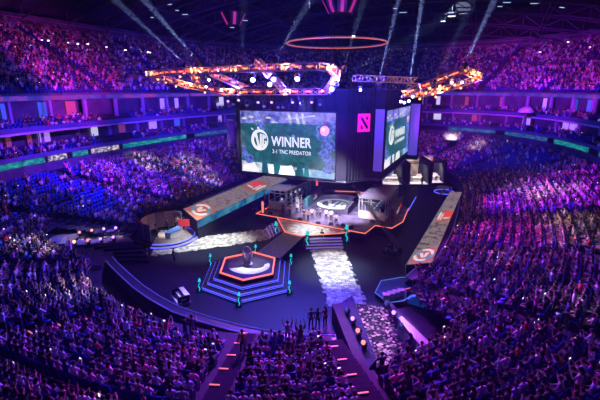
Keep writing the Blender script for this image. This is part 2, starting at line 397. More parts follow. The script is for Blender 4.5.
for i, (u, v, w) in enumerate(((185, 14, 1.8), (177, 10, 1.0), (168, 4, 2.4), (245, 20, 1.6), (232, 27, 1.2), (403, 12, 2.2), (395, 8, 1.2), (452, 16, 2.0), (443, 21, 1.3), (535, 3, 2.6), (548, 1, 1.8), (507, 2, 2.2), (562, 7, 2.0), (500, 6, 1.4), (152, 17, 1.0))):  # glowing panels added in place of bright reflections on the roof
    p = ad(u, v, 86); mb = MB(); mb.box((0, 0, 0), (w*.8, .6, .12), M_darkmetal, 0); mb.box((0, 0, -.1), (w*.7, .35, .06), mat('roof_glow', (.5, .6, .7), .3, emit=(.30, .42, .6), es=1.6, sample=False))
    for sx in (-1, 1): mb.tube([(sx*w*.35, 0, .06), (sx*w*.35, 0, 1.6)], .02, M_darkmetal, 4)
    o = mb.build('roof_glow_panel', loc=p); o.rotation_euler = (0, 0, random.uniform(-.5, .5)+YAW)
    tag(o, 'added glow panel for pale roof reflection, %s of the roof' % ['the far left middle', 'the left middle, small', 'the top left edge', 'the middle beside the pink pod', 'the middle below the pink pod', 'the right of centre', 'the right of centre, small', 'the right quarter', 'the right quarter, lower', 'the top right edge', 'the top right edge, smaller', 'the upper right', 'the far upper right', 'the upper right, small', 'the left middle, lower'][i], 'lamp', 'glow panels for pale roof reflections')
exec_after = []
# ------------------------------------------------------------------ hanging screen block
def screen_picture(parent, Wd, Ht, full=True):
    """the winner picture: local x 0..Wd, z 0..Ht, facing -y"""
    P = lambda x, y: (x*Wd, (1-y)*Ht)
    es = 1.0
    def em(name, col, k=1.0, n=.35, sc=2.5, c2=None):
        a = [c*(1-n) for c in col]; b = c2 or [min(1, c*(1+n)) for c in col]
        return MATS.get(name) or led(name, [(.35, a), (.62, b)], sc, k, detail=3)
    m_bg = em('pic_back', (.05, .08, .36), 1, .7, .8, (.30, .32, .9))
    m_green = led('pic_green', [(.0, (.004, .05, .045)), (.55, (.006, .12, .10)), (.9, (.015, .21, .15)), (1, (.05, .33, .25))], 1.8, .9, tex='voronoi') if 'pic_green' not in MATS else MATS['pic_green']
    m_fl = em('pic_flowers', (.01, .03, .28), 1, .8, 2.2, (.16, .26, .85)); m_pale = em('pic_pale', (.42, .5, .62), 1, .4, 1.1, (.8, .85, .9))
    m_lb = em('pic_light_blue', (.2, .45, .7), 1, .3, 1.2); m_w = mat('pic_white', (.9, .9, .9), .4, emit=(.86, .92, .9), es=1.0); m_pink = mat('pic_pink', (.8, .4, .4), .4, emit=(.75, .35, .36), es=1)
    m_dg = mat('pic_dark_green', (.01, .1, .1), .4, emit=(.0, .09, .085), es=1, noise=.2)
    m_lil = em('pic_lilac', (.27, .25, .75), .9, .4, 1.2)
    mb = MB(); mb.box((Wd/2, .12, Ht/2), (Wd, .2, Ht), m_bg)
    def poly(pts, m, lay):
        q = [P(*p) for p in pts]; y = .015-.006*lay
        ar = sum(q[i][0]*q[(i+1) % len(q)][1]-q[(i+1) % len(q)][0]*q[i][1] for i in range(len(q)))
        if ar < 0: q = q[::-1]
        mb.add([(a, y, b) for a, b in q], [tuple(range(len(q)))], m)
    def ell(cx, cy, rx, ry, m, lay, n=20, wob=0):
        poly([(min(.999, max(.001, cx+rx*(1+wob*random.uniform(-1, 1))*math.cos(2*PI*k/n))), min(.999, max(.001, cy+ry*(1+wob*random.uniform(-1, 1))*math.sin(2*PI*k/n)))) for k in range(n)], m, lay)
    poly([(.45, .0), (1, 0), (1, .12), (.5, .16)], m_lil, 1)
    for x in (.52, .6, .66): poly([(x, .02), (x+.025, .02), (x+.05, .2), (x+.02, .2)], m_pale, 2)
    poly([(.5, .1), (.8, .04), (.8, .06), (.5, .13)], m_pale, 3)
    for (a, b) in ((.05, .12), (.12, .09), (.2, .16), (.32, .1), (.38, .17)): ell(a, b, .03, .02, m_pale, 2, wob=.4)
    poly([(.0, .82), (1, .86), (1, 1), (0, 1)], m_pale, 1)
    poly([(0, .2), (.55, .17), (1, .2), (1, .9), (.5, .85), (0, .82)], m_green, 2)
    for i in range(5): poly([(.05+i*.16, .22), (.13+i*.16, .22), (.13+i*.16, .24), (.05+i*.16, .24)], m_dg, 3)
    for (x, w) in ((.24, .05), (.37, .06), (.62, .05), (.70, .03)): poly([(x, .8), (x+w, .81), (x+w+.02, 1), (x-.01, 1)], m_dg, 3)
    poly([(.78, .9), (.98, .86), (.999, .999), (.74, .999)], m_lb, 4); poly([(.02, .9), (.15, .84), (.2, .999), (.0, .999)], m_w, 4)
    poly([(.44, .88), (.56, .84), (.6, .999), (.42, .999)], m_w, 4); poly([(.30, .86), (.36, .85), (.37, .999), (.31, .999)], m_w, 4)
    poly([(.6, .9), (.66, .9), (.64, .999), (.6, .999)], m_dg, 5)
    for (a, b, r) in ((.9, .3, .09), (.94, .5, .07), (.9, .62, .06), (.96, .75, .06), (.86, .25, .05), (.97, .22, .05), (.04, .72, .05), (.02, .62, .04), (.09, .78, .05), (.25, .24, .04), (.2, .2, .03), (.94, .86, .05)): ell(a, b, r, r*1.5, m_fl, 5, 14, .25)
    ell(.895, .27, .045, .075, m_pink, 6); ell(.88, .25, .015, .025, m_w, 7); ell(.58, .38, .018, .03, m_lb, 4)
    # club emblem: tilted ring with V and G strokes
    cx, cy, rx, ry = .215, .46, .095, .17
    n = 28; ro = [(cx+rx*math.cos(2*PI*k/n), cy+ry*math.sin(2*PI*k/n)) for k in range(n)]; ri = [(cx+.01+rx*.78*math.cos(2*PI*k/n), cy+.0+ry*.76*math.sin(2*PI*k/n)) for k in range(n)]
    for k in range(n): poly([ro[k], ro[(k+1) % n], ri[(k+1) % n], ri[k]], m_w, 6)
    for pts in ([(.155, .33), (.185, .36), (.215, .56), (.2, .6)], [(.2, .6), (.215, .56), (.222, .36), (.24, .36), (.235, .6)], [(.25, .36), (.285, .4), (.28, .44), (.262, .42), (.262, .53), (.275, .52), (.275, .49), (.268, .47), (.29, .47), (.29, .56), (.255, .6), (.245, .55)]): poly(pts, m_w, 7)
    poly([(.13, .3), (.12, .26), (.155, .3)], m_w, 7); poly([(.19, .28), (.2, .24), (.22, .28)], m_w, 7)
    pic = mb.build('screen_picture', parent)
    for txt, x, y, w in (('WINNER', .345, .545, .42), ('2-1 TNC PREDATOR', .355, .66, .41)):
        me = text_mesh(txt, 1, m_w, 1.04, .012 if txt == 'WINNER' else .0); xs = [v.co.x for v in me.vertices]; ys = [v.co.y for v in me.vertices]
        sx = w*Wd/(max(xs)-min(xs)); h = (.155 if txt == 'WINNER' else .062)*Ht; syy = h/(max(ys)-min(ys)); x0 = min(xs); y0 = min(ys)
        for v in me.vertices: X, Y, Z = v.co; v.co = ((X-x0)*sx, -Z-.035, (Y-y0)*syy)
        o = bpy.data.objects.new('lettering', me); C.objects.link(o); o.parent = pic; o.location = (x*Wd, 0, (1-y)*Ht)
    return pic
blk = empty('hanging_screen_block', (0, 50, 5.5)); tag(blk, 'huge black draped block with two screens hanging over the stage', 'screen block')
def bl(p): return (p[0], p[1]-50, p[2]-5.5)
mb = MB(); fp = [(-12.6, .35), (2.95, .35), (4.3, .6), (7.0, 4.1), (8.35, 4.2), (8.35, 23.7), (10.2, 23.7), (10.2, 25), (-12.6, 25)]
mb.prism(fp, .35, 12.3, M_drape); mb.build('drape', blk)
mb = MB()
for z in (.2, 12.4): mb.tube([(p[0], p[1], z) for p in fp], .13, M_darkmetal, 5, closed=True)
mb.build('rigging_frame', blk)
mb = MB()
for x in np.linspace(-12, 2.6, 12): mb.tube([(x, .3, .4), (x, .22, 6), (x, .3, 12.2)], .09, M_drape, 5)
for k in range(10):
    a = Vector((4.3, .6, 0)).lerp(Vector((7.0, 4.1, 0)), k/9); mb.tube([a+Vector((.05, -.1, .4)), a+Vector((.05, -.1, 12.2))], .1, M_drape, 5)
mb.build('drape_folds', blk)
s1 = empty('screen'); s1.parent = blk; s1.location = (-11.72, .1, .62); s1['label'] = 'front screen showing the winner picture'
screen_picture(s1, 14.62, 8.8)
mb = MB()
for (x, z, w, h) in ((7.31, -.06, 14.86, .12), (7.31, 8.86, 14.86, .12), (-.06, 4.4, .12, 8.8), (14.68, 4.4, .12, 8.8)): mb.box((x, .1, z), (w, .35, h), M_black)
mb.build('screen_frame', s1)
s2 = empty('screen'); s2.parent = blk; s2.location = (8.5, 4.5, 1.6); s2.rotation_euler = (0, 0, PI/2); s2['label'] = 'side screen showing the same picture'
screen_picture(s2, 18.8, 8.0)
mb = MB()
for (x, z, w, h) in ((9.4, -.06, 19, .12), (9.4, 8.06, 19, .12), (-.06, 4, .12, 8), (18.86, 4, .12, 8)): mb.box((x, .1, z), (w, .35, h), M_black)
mb.build('screen_frame', s2)
mb = MB(); mb.box((7.7, 4.08, 5.6), (1.25, .12, 8.4), mat('violet_drape_glow', (.2, .12, .7), .5, emit=(.10, .055, .55), es=.75)); a_ = mb.build('drape_edge_glow', blk); a_['label'] = 'drape edge with violet light as glow'  # violet light falling on the drape edge is put in as emission
mb = MB(); mb.box((9.3, 23.6, 5.4), (1.6, .12, 9), MATS['violet_drape_glow']); mb.build('drape_edge_glow', blk)
# magenta emblem on the chamfer
d = Vector((7.0-4.3, 3.5, 0)).normalized(); nrm = Vector((d.y, -d.x, 0)); base = Vector((4.3, .6, 0))+d*2.55+nrm*.16
mg = mat('emblem_magenta', (.9, .02, .3), .4, emit=(1, .012, .25), es=1.0); mk = mat('emblem_dark', (.03, .01, .08), .5, noise=.2)
def loc2(x, z, o=0): return base+d*x+Vector((0, 0, z))+nrm*o
mb = MB(); R_ = Matrix((d, -nrm, Vector((0, 0, 1)))).transposed()
mb.box(loc2(0, 8.1), (1.9, .16, 2.35), mg, R=R_); em_ = mb.build('emblem_panel', blk); em_['label'] = 'square magenta emblem panel'
mb = MB()
def epoly(pts): mb.add([loc2(x*.95, 8.1+z*1.17, .10) for x, z in pts], [tuple(range(len(pts)))], mk)
epoly([(-.62, .72), (-.25, .55), (.68, -.45), (.62, -.75), (.3, -.62), (-.6, .4)]); epoly([(.3, .68), (.62, .72), (.6, .3), (.42, .25), (.2, .5)]); epoly([(-.62, -.72), (-.2, -.7), (-.32, -.3), (-.5, -.2), (-.65, -.35)])
mb.build('emblem_mark', em_)
# ------------------------------------------------------------------ moving heads
def make_head(lens, up=False):
    r = empty('moving_head_lamp')
    mb = MB(); mb.box((0, 0, -.06), (.42, .34, .14), M_darkmetal); mb.box((0, 0, .05), (.1, .1, .1), M_darkmetal); mb.build('base', r)
    mb = MB(); mb.box((0, 0, -.16), (.5, .12, .06), M_darkmetal); mb.box((-.24, 0, -.36), (.05, .12, .4), M_darkmetal); mb.box((.24, 0, -.36), (.05, .12, .4), M_darkmetal); mb.build('yoke', r)
    h = MB(); h.lathe((0, 0, 0), [(.10, -.28), (.17, -.22), (.18, .05), (.22, .22), (.22, .26)], M_darkmetal, 12); ho = h.build('head', r, True, (0, 0, -.45))
    l = MB(); l.lathe((0, 0, 0), [(.20, .262), (.17, .29), (.08, .305)], lens, 12); l.build('lens', ho)
    return r
HEADS = {k: make_head(m) for k, m in (('b', M_lens), ('w', M_lensw), ('r', M_lensr), ('v', M_lensp), ('o', M_lenso), ('d', mat('lens_off', (.1, .1, .2), .1, emit=(.1, .1, .5), es=.6)))}
used_h = {k: False for k in HEADS}
def head(kind, p, aim, label, group, scale=1.0, floor=False):
    r = HEADS[kind]
    if used_h[kind]: r = copy_tree(r)
    used_h[kind] = True
    r.location = p; r.scale = (scale,)*3
    dv = Vector(aim)-Vector(p)
    if floor: r.rotation_euler = (PI, 0, 0); dv = Vector((dv.x, -dv.y, -dv.z))
    for c in kids(r):
        if c.name.startswith('head'): c.rotation_euler = dv.to_track_quat('Z', 'Y').to_euler()
    return tag(r, label, 'stage lamp', group)
LAMPCOL = {}
def spot(p, aim, power, col, deg, blend=.3, r=.15, name='spot'):
    l = bpy.data.lights.new(name, 'SPOT'); l.energy = power; l.color = col; l.spot_size = math.radians(deg); l.spot_blend = blend; l.shadow_soft_size = r
    o = bpy.data.objects.new(name, l); C.objects.link(o); o.location = p; o.rotation_euler = (Vector(aim)-Vector(p)).to_track_quat('-Z', 'Y').to_euler(); return o
# ------------------------------------------------------------------ trusses (near rail is high, far rail low)
def ring_truss(pts, label, w=.62, led_on=True, closed=True, name='lighting_truss', hang=True, m=M_alu):
    r = empty(name, pts[0]); tag(r, label, 'truss'); o = Vector(pts[0]); n = len(pts)
    for i in range(n if closed else n-1):
        a = Vector(pts[i])-o; b = Vector(pts[(i+1) % n])-o
        mb = MB(); mb.truss(a, b, w*1.12, m, .06, .04, .95); s_ = mb.build('truss_section', r)
        if led_on:
            mb = MB(); dirn = (b-a).normalized(); Lb = (b-a).length; nb_ = max(1, int(Lb/(1.25 if Lb < 12 else 1.6)))
            for k in range(nb_): mb.tube([a+dirn*(Lb*(k+.2)/nb_), a+dirn*(Lb*(k+.62)/nb_)], .05, M_amber, 5); mb.build('amber_light_strip', s_)
        if hang and i % 2 == 0:
            mb = MB(); c = a.lerp(b, .5)+o; mb.tube([c-o, (c.x-o.x, c.y-o.y, roofz(c.x, c.y)-o.z-1)], .025, M_darkmetal, 4); mb.build('hoist_cable', r)
    return r
RA = [ad(149, 74, 50), ad(170, 72, 46), ad(240, 68.5, 41), ad(318, 66, 39), ad(330, 67.5, 39.5), ad(336.5, 73, 41), ad(334, 82, 44), ad(327, 91.5, 48), ad(225, 92, 51), ad(186, 85, 52)]
ring_truss(RA, 'large tilted amber lit ring of truss above the front screen')
ring_truss([ad(257, 61, 39), ad(284, 90, 47)], 'short amber cross truss near the middle of the large ring', .5, closed=False, hang=False)
ring_truss([ad(213, 74, 45), ad(246, 88, 49)], 'short amber cross truss in the left half of the large ring', .5, closed=False, hang=False)
ring_truss([ad(188, 67, 45), ad(200, 84, 50)], 'stub of amber truss standing across the left of the large ring', .5, closed=False, hang=False)
RB = [ad(404, 94, 46), ad(420, 87, 45), ad(464, 70, 44), ad(481, 77, 48), ad(452, 87, 50), ad(424, 94, 50)]
ring_truss(RB, 'smaller tilted amber lit ring of truss right of the screen block')
ring_truss([ad(354, 78, 47), ad(416, 80.5, 50)], 'long unlit straight truss above the magenta emblem', .6, led_on=False, closed=False)
ring_truss([ad(362, 80, 60), ad(362, 62, 60)], 'unlit upright truss tower behind the straight truss', .6, led_on=False, closed=False, hang=False, m=M_darkmetal)
# lamps on the trusses: (kind, u, v, depth)
def fill(kind, pts, where, group, aim, sc=1.0):
    for i, (u, v, dp) in enumerate(pts):
        p = ad(u, v, dp); a = aim(p, i) if callable(aim) else aim
        head(kind, p, a, 'small lamp under %s, %s from left' % (where, ordn(i+1)), group, sc)
fill('b', [(252.5, 75, 42), (269.5, 79.5, 43), (273.5, 74.5, 42), (297, 74, 41.5), (331.8, 84.5, 44)], 'the high rail of the large ring', 'bright blue lamps under the large truss ring', lambda p, i: CAM+Vector((0, 3, 6)), 1.2)
fill('v', [(228, 97, 50), (238.5, 96, 50), (258, 98, 49), (271.5, 98, 49), (292.5, 98, 49), (311.5, 98, 49)], 'the low rail, blue violet lens lit', 'blue violet lamps under the low rail', lambda p, i: p+Vector((6, -12, -10)), .85)
fill('d', [(247, 100, 50), (264, 101, 49), (278, 102, 49), (283, 102, 49), (301, 99, 48), (320, 99, 48), (233, 99, 50), (217, 97, 51)], 'the low rail, lens almost dark', 'dark lamps under the low rail', lambda p, i: p+Vector((3, -8, -10)), 1.0)
fill('o', [(151, 73, 50), (158, 77, 50), (166, 80, 51), (176, 84, 52), (184, 71, 46), (192, 69, 45), (197, 75, 46), (180, 74, 48), (205, 90, 51), (240, 90.5, 50.5), (322, 88, 47), (333, 76, 42)], 'the large ring, amber lens lit', 'amber lamps of the large truss ring', lambda p, i: p+Vector((8, -14, -4)), .6)
fill('w', [(209, 77, 46), (221.5, 87, 50), (206, 84, 50)], 'the left cross truss, pale lens lit', 'pale lamps by the left cross truss', lambda p, i: CAM+Vector((-6, 2, -4)), .7)
fill('o', [(405, 92, 46), (412, 93, 47), (426, 90, 46), (433, 91, 48), (440, 83, 47), (447, 86, 49), (430, 85, 46), (455, 82, 48), (468, 71, 45), (473, 77, 47), (479, 76, 48), (420, 96, 50), (436, 94, 50), (461, 85, 50)], 'the smaller right ring, amber lens lit', 'amber lamps of the right truss ring', lambda p, i: p+Vector((2, -14, -3)), .7)
fill('b', [(401, 98, 46), (404.5, 99, 46), (409, 97.5, 46), (360.5, 86.5, 47), (413, 93, 46), (452, 79, 47), (462.5, 79, 48)], 'the right ring and straight truss, blue lens lit', 'blue lamps right of the screen block', lambda p, i: CAM+Vector((0, 6, -8)), .8)
# beams pointing up through the haze
BEAMS = [(378, 86, 47, 401, -10, 52, 1.0), (409, 87, 47, 424, -12, 52, 1.6), (465, 66, 44, 500, -12, 60, .8), (276, 61, 40, 309, 2, 60, .3), (199, 65, 45, 132, -14, 60, .9), (185, 67, 46, 100, -14, 60, .6), (344, 70, 41, 364, 0, 60, .2), (336, 84, 43, 400, 44, 60, .12), (242, 64, 42, 244, -10, 70, .08), (440, 74, 46, 470, 8, 70, .12)]
for i, (u, v, dp, u2, v2, d2, k) in enumerate(BEAMS):
    p = ad(u, v, dp)+Vector((0, 0, .35)); q = ad(u2, v2, d2)
    head('w', p, q, 'stage lamp standing on a truss and throwing a pale beam upwards, %s from left' % ordn(sorted(b[0] for b in BEAMS).index(u)+1), 'upward beam lamps', 1.0, floor=True) if 0 else head('w', p, q, 'lamp on a truss throwing a pale beam upwards, %s from left' % ordn(sorted(b[0] for b in BEAMS).index(u)+1), 'upward beam lamps', 1.0)
    dv = (q-p).normalized(); spot(p+dv*.25, q, 17000000*k, (.7, .8, 1), 3.0, .4, .12, 'beam_light')
# halo hoop
hc = ad(336.5, 43.5, 55); h = empty('halo_hoop', hc); tag(h, 'thin copper coloured hoop hanging high above the screen block', 'hoop')
mb = MB(); mb.tube([(6.85*math.cos(a), 6.85*math.sin(a), 0) for a in np.linspace(0, 2*PI, 65)[:-1]], .085, mat('hoop_copper', (.6, .25, .15), .4, emit=(1, .25, .14), es=.42, sample=False), 6, closed=True)
mb.tube([(6.7*math.cos(a), 6.7*math.sin(a), .16) for a in np.linspace(0, 2*PI, 65)[:-1]], .06, M_alu, 5, closed=True); mb.build('hoop', h)
for k in range(8):
    a = k*PI/4+.2; mb = MB(); mb.tube([(6.8*math.cos(a), 6.8*math.sin(a), .1), (6.8*math.cos(a), 6.8*math.sin(a), 11)], .02, M_darkmetal, 4); mb.build('suspension_cable', h)
# hanging speaker pods, their magenta light put in as emissive strips
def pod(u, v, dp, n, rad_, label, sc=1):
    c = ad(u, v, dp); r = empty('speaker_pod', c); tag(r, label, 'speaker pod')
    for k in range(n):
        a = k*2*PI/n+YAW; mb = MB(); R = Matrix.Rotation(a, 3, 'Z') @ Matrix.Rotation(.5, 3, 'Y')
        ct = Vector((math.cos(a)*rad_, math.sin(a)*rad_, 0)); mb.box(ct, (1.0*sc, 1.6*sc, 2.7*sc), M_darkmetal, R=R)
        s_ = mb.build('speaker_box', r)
        mb = MB(); cg = ct+R @ Vector((.53*sc, 0, 0)); mb.box(cg, (.05, .55*sc, 2.5*sc), mat('pod_magenta_glow', (.8, .05, .3), .5, emit=(.75, .04, .26), es=.38, sample=False), R=R)
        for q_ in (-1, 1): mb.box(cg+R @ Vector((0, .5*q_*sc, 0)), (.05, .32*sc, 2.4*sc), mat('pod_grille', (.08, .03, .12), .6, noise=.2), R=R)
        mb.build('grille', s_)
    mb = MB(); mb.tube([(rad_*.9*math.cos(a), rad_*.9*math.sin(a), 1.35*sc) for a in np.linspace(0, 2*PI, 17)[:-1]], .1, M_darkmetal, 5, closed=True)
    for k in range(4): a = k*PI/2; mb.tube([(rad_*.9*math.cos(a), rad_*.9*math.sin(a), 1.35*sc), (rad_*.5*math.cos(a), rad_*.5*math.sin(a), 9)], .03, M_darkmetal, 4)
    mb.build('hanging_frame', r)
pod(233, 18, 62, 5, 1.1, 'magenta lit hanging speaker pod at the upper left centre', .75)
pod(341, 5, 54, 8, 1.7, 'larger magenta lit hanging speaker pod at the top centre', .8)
# black line arrays
def array(u, v, dp, n, label):
    c = ad(u, v, dp); r = empty('line_array_speaker', c); tag(r, label, 'speaker')
    for k in range(n):
        mb = MB(); mb.box((0, -.03*(k*k)*.08, -k*.42), (1.1, .6, .38), M_black, R=Matrix.Rotation(-.03*k, 3, 'X')); mb.build('speaker_cabinet', r)
    mb = MB(); mb.box((0, 0, .35), (1.15, .7, .12), M_darkmetal); mb.tube([(0, 0, .4), (0, 0, 14)], .03, M_darkmetal, 4); mb.build('flying_frame', r); r.rotation_euler = (0, 0, .5)
array(230.5, 122, 62, 10, 'black column of hanging speakers left of the front screen')
array(223, 140, 66, 6, 'shorter black column of hanging speakers left of the front screen') if 0 else None
# ------------------------------------------------------------------ main stage
M_deck = mat('stage_deck', (.15, .115, .21), .35, noise=.55, nscale=.8)
M_tile = mat('pale_stone_tiles', (.66, .67, .66), .55, noise=.4, nscale=1.6, bump=.3)
M_darkstone = mat('dark_stone', (.10, .10, .13), .6, noise=.4, nscale=2)
ST = [(-6.9, 45.7), (0, 45.1), (9.0, 44.2), (9.4, 47.6), (11.5, 47.4), (12.3, 50.5), (11.9, 57), (8.2, 62), (3.7, 64.5), (-1.5, 63.5), (-7, 58), (-6.8, 50)]
st = empty('main_stage', (1.5, 54, 0)); tag(st, 'large angular main stage with orange glowing edge under the screen block', 'stage')
def L_(pts, o=(1.5, 54)): return [(p[0]-o[0], p[1]-o[1]) for p in pts]
mb = MB(); mb.prism(L_(ST), 0, 1.22, M_black, M_deck); mb.build('deck', st)
mb = MB(); mb.tube([(x, y, 1.27) for x, y in L_([ST[-1]]+ST[:7])], 0.055, M_orange, 6); mb.build('orange_edge_light', st)
def emblem_floor(parent, c, R0, z, m1, m2):
    mb = MB(); n = 40
    def pt(a, r): return (c[0]+r*math.cos(a), c[1]+r*math.sin(a), z)
    for k in range(n):
        a, b = 2*PI*k/n, 2*PI*(k+1)/n; mb.add([pt(a, R0), pt(b, R0), pt(b, R0*.74), pt(a, R0*.74)], [(0, 1, 2, 3)], m1)
    def sh(pts): mb.add([(c[0]+x*R0, c[1]+y*R0, z+.004) for x, y in pts], [tuple(range(len(pts)))], m1)
    sh([(-.62, .45), (-.15, -.6), (.0, -.6), (-.4, .5)]); sh([(-.15, -.6), (.02, -.6), (.08, .5), (-.06, .5)]); sh([(.2, .5), (.55, .35), (.6, .15), (.38, .22), (.36, -.3), (.5, -.25), (.5, -.05), (.4, -.02), (.4, .1), (.66, .1), (.66, -.4), (.2, -.55)])
    return mb.build('floor_emblem', parent)
m_emb = mat('floor_emblem_white', (.75, .78, .78), .5, emit=(.5, .62, .62), es=.55)
ef = emblem_floor(st, (.2-.3, 55-54), 2.75, 1.235, m_emb, None)
mb = MB(); n = 40; cc = (-.1, 1)
mb.add([(cc[0]+4.6*math.cos(2*PI*k/n), cc[1]+5.6*math.sin(2*PI*k/n), 1.228) for k in range(n)], [tuple(range(n))], led('stage_floor_screen', [(.35, (.035, .02, .09)), (.55, (.13, .09, .26)), (.7, (.22, .17, .36))], .5, .75)); mb.build('floor_screen', st)
# inner orange line round the back of the emblem
mb = MB(); mb.tube([(-2.7+.0, 8.2, 1.27), (1.2, 9.3, 1.27), (3.6, 8.2, 1.27)], .06, M_orange, 5); mb.build('rear_orange_light', st)
# landing in front
LD = [(-3.4, 45.35), (-.1, 41.0), (2.2, 40.6), (6.3, 43.4), (7.0, 44.35), (0, 45.05)]
ld = empty('stage_landing', (2, 43, 0)); tag(ld, 'pale stone landing with orange edge in front of main stage', 'stage landing')
mb = MB(); mb.prism(L_(LD, (2, 43)), 0, 1.12, M_black, M_tile); mb.build('deck', ld)
mb = MB(); mb.tube([(x, y, 1.16) for x, y in L_(LD[:5], (2, 43))], 0.055, M_orange, 6); mb.build('orange_edge_light', ld)
def steps(parent_label, a, b, outd, n, top, name='lit_steps', dz=None, m=M_violetled, run=.38, mbm=None):
    a = Vector((*a, 0)); b = Vector((*b, 0)); outd = Vector((*outd, 0)).normalized(); r = empty(name, (a+b)/2); tag(r, parent_label, 'steps'); o = (a+b)/2
    h = top/(n+1)
    for k in range(n):
        z1 = top-h*(k+1); p0 = a+outd*run*k-o; p1 = b+outd*run*k-o; p2 = b+outd*run*(k+1)-o; p3 = a+outd*run*(k+1)-o
        mb = MB(); mb.prism([tuple(p0[:2]), tuple(p1[:2]), tuple(p2[:2]), tuple(p3[:2])], 0, z1, mbm or M_grey); s_ = mb.build('step', r)
        mb = MB(); mb.tube([(p3.x, p3.y, z1-.03), (p2.x, p2.y, z1-.03)], .045, m, 5); mb.build('light_line', s_)
    return r
steps('violet lit steps in front of the pale stone landing', (2.6, 40.8), (6.4, 42.95), (.5, -.86), 4, 1.1)
steps('violet lit steps down the left side of the landing', (-3.2, 44.95), (-.8, 41.8), (-.8, -.6), 4, 1.1)
# teal glowing pylons
def make_pylon():
    r = empty('teal_pylon')
    mb = MB(); mb.prism([(-.38, -.34), (.38, -.34), (.38, .34), (-.38, .34)], 0, .55, M_darkstone, None, .75); mb.build('plinth', r)
    mb = MB(); mb.tube([(0, 0, .5), (.07, .02, .8), (-.04, .03, 1.1), (.05, 0, 1.4), (0, 0, 1.6)], [.2, .17, .2, .12, .03], M_darkstone, 6); mb.build('carved_figure', r)
    mb = MB(); mb.tube([(0, -.3, .1), (.1, -.26, .4), (-.06, -.22, .7), (.05, -.2, 1.1)], [.05, .07, .06, .05], M_cyan, 5); mb.tube([(0, 0, 1.25), (.05, 0, 1.5), (0, 0, 1.72)], [.2, .14, .02], M_cyan, 6); mb.build('teal_glow', r)
    return r
PY = make_pylon(); pn = [0]
def pylon(p, label, s=1.0):
    r = PY if pn[0] == 0 else copy_tree(PY); pn[0] += 1
    r.location = p; r.scale = (s,)*3; r.rotation_euler = (0, 0, YAW); return tag(r, label, 'pylon', 'teal glowing pylons around the stages')
pylon(at(307, 247, 0), 'teal glowing pylon at the left end of the landing steps', 1.25); pylon(at(346, 241, 0), 'teal glowing pylon at the right end of the landing steps', 1.25)
pylon(at(276, 236, 0), 'teal glowing pylon at the left foot of the stage landing', 1.15)
# ------------------------------------------------------------------ small hexagonal stage
HX = [(-.6, 28.3), (-2.1, 31.3), (-.3, 33.8), (2.5, 33.4), (4.0, 30.1), (2.2, 27.9)]; hc2 = (1.0, 30.9)
ms = empty('small_hexagonal_stage', (hc2[0], hc2[1], 0)); tag(ms, 'small hexagonal stage with orange ring and blue lit steps', 'stage')
def hexs(k): return [((x-hc2[0])*k, (y-hc2[1])*k) for x, y in HX]
for k, z in ((1.62, .3), (1.42, .6), (1.22, .9)):
    mb = MB(); mb.prism(hexs(k), z-.3, z, M_darkmetal); s_ = mb.build('step', ms)
    mb = MB(); mb.tube([(x, y, z-.04) for x, y in hexs(k)], .04, M_blueled, 5, closed=True); mb.build('blue_light_line', s_)
    mb = MB(); mb.tube([(x, y, z-.2) for x, y in hexs(k+.004)], .022, M_blueled, 5, closed=True); mb.build('blue_light_line', s_)
mb = MB(); mb.prism(hexs(1.05), .9, 1.2, M_black, mat('small_stage_top', (.05, .035, .09), .3, noise=.4)); mb.build('deck', ms)
mb = MB(); mb.tube([(x, y, 1.27) for x, y in hexs(1.0)], .085, M_orange, 6, closed=True); mb.build('orange_ring_light', ms)
mb = MB(); q = [(2.15*math.cos(a), 2.0*math.sin(a), 1.21) for a in np.linspace(0, 2*PI, 33)[:-1]]; mb.add(q, [tuple(range(32))], led('small_stage_screen', [(.4, (.02, .012, .07)), (.6, (.08, .04, .16))], .8, .8)); mb.build('floor_screen', ms)
mb = MB(); A = np.linspace(-2.3, .75, 22); n = len(A)
vs = [(2.05*math.cos(a), 1.9*math.sin(a), 1.222) for a in A]+[(.1+1.3*math.cos(a*.8-.1), .35+1.0*math.sin(a*.8-.1), 1.222) for a in A]
mb.add(vs, [(i, i+1, n+i+1, n+i) for i in range(n-1)], mat('crescent_white', (.7, .7, .75), .4, emit=(.55, .55, .66), es=.5, noise=.2)); mb.build('white_crescent', ms)
hp = hexs(1.68)
for (x, y), wh in zip(hp, ('left corner', 'far left corner', 'far corner', 'far right corner', 'right corner', 'near corner')):
    pylon((hc2[0]+x, hc2[1]+y, 0), 'teal glowing pylon at the %s of the small hexagonal stage' % wh, .75)
# trophy
tr = empty('trophy_shield', (.75, 31.0, 1.21)); tag(tr, 'grey winged trophy standing on the small hexagonal stage', 'trophy')
mb = MB(); mb.lathe((0, 0, 0), [(.5, 0), (.5, .12), (.36, .16), (.3, .4), (.34, .45)], M_grey, 12); mb.build('plinth', tr)
mb = MB(); msil = mat('trophy_silver', (.55, .56, .58), .3, .6, noise=.2)
mb.tube([(0, 0, .42), (0, 0, .8), (.02, 0, 1.2)], [.18, .14, .22], msil, 8); mb.lathe((0, 0, 1.5), [(.02, -.06), (.36, -.03), (.42, 0), (.36, .05), (.1, .1)], msil, 16, Matrix.Rotation(PI/2-.2, 3, 'X'))
mb.build('shield', tr)
mb = MB()
for sg in (-1, 1): mb.tube([(.1*sg, 0, .5), (.45*sg, .05, .9), (.5*sg, 0, 1.4), (.3*sg, 0, 1.85)], [.1, .13, .1, .03], msil, 6)
mb.build('wings', tr)
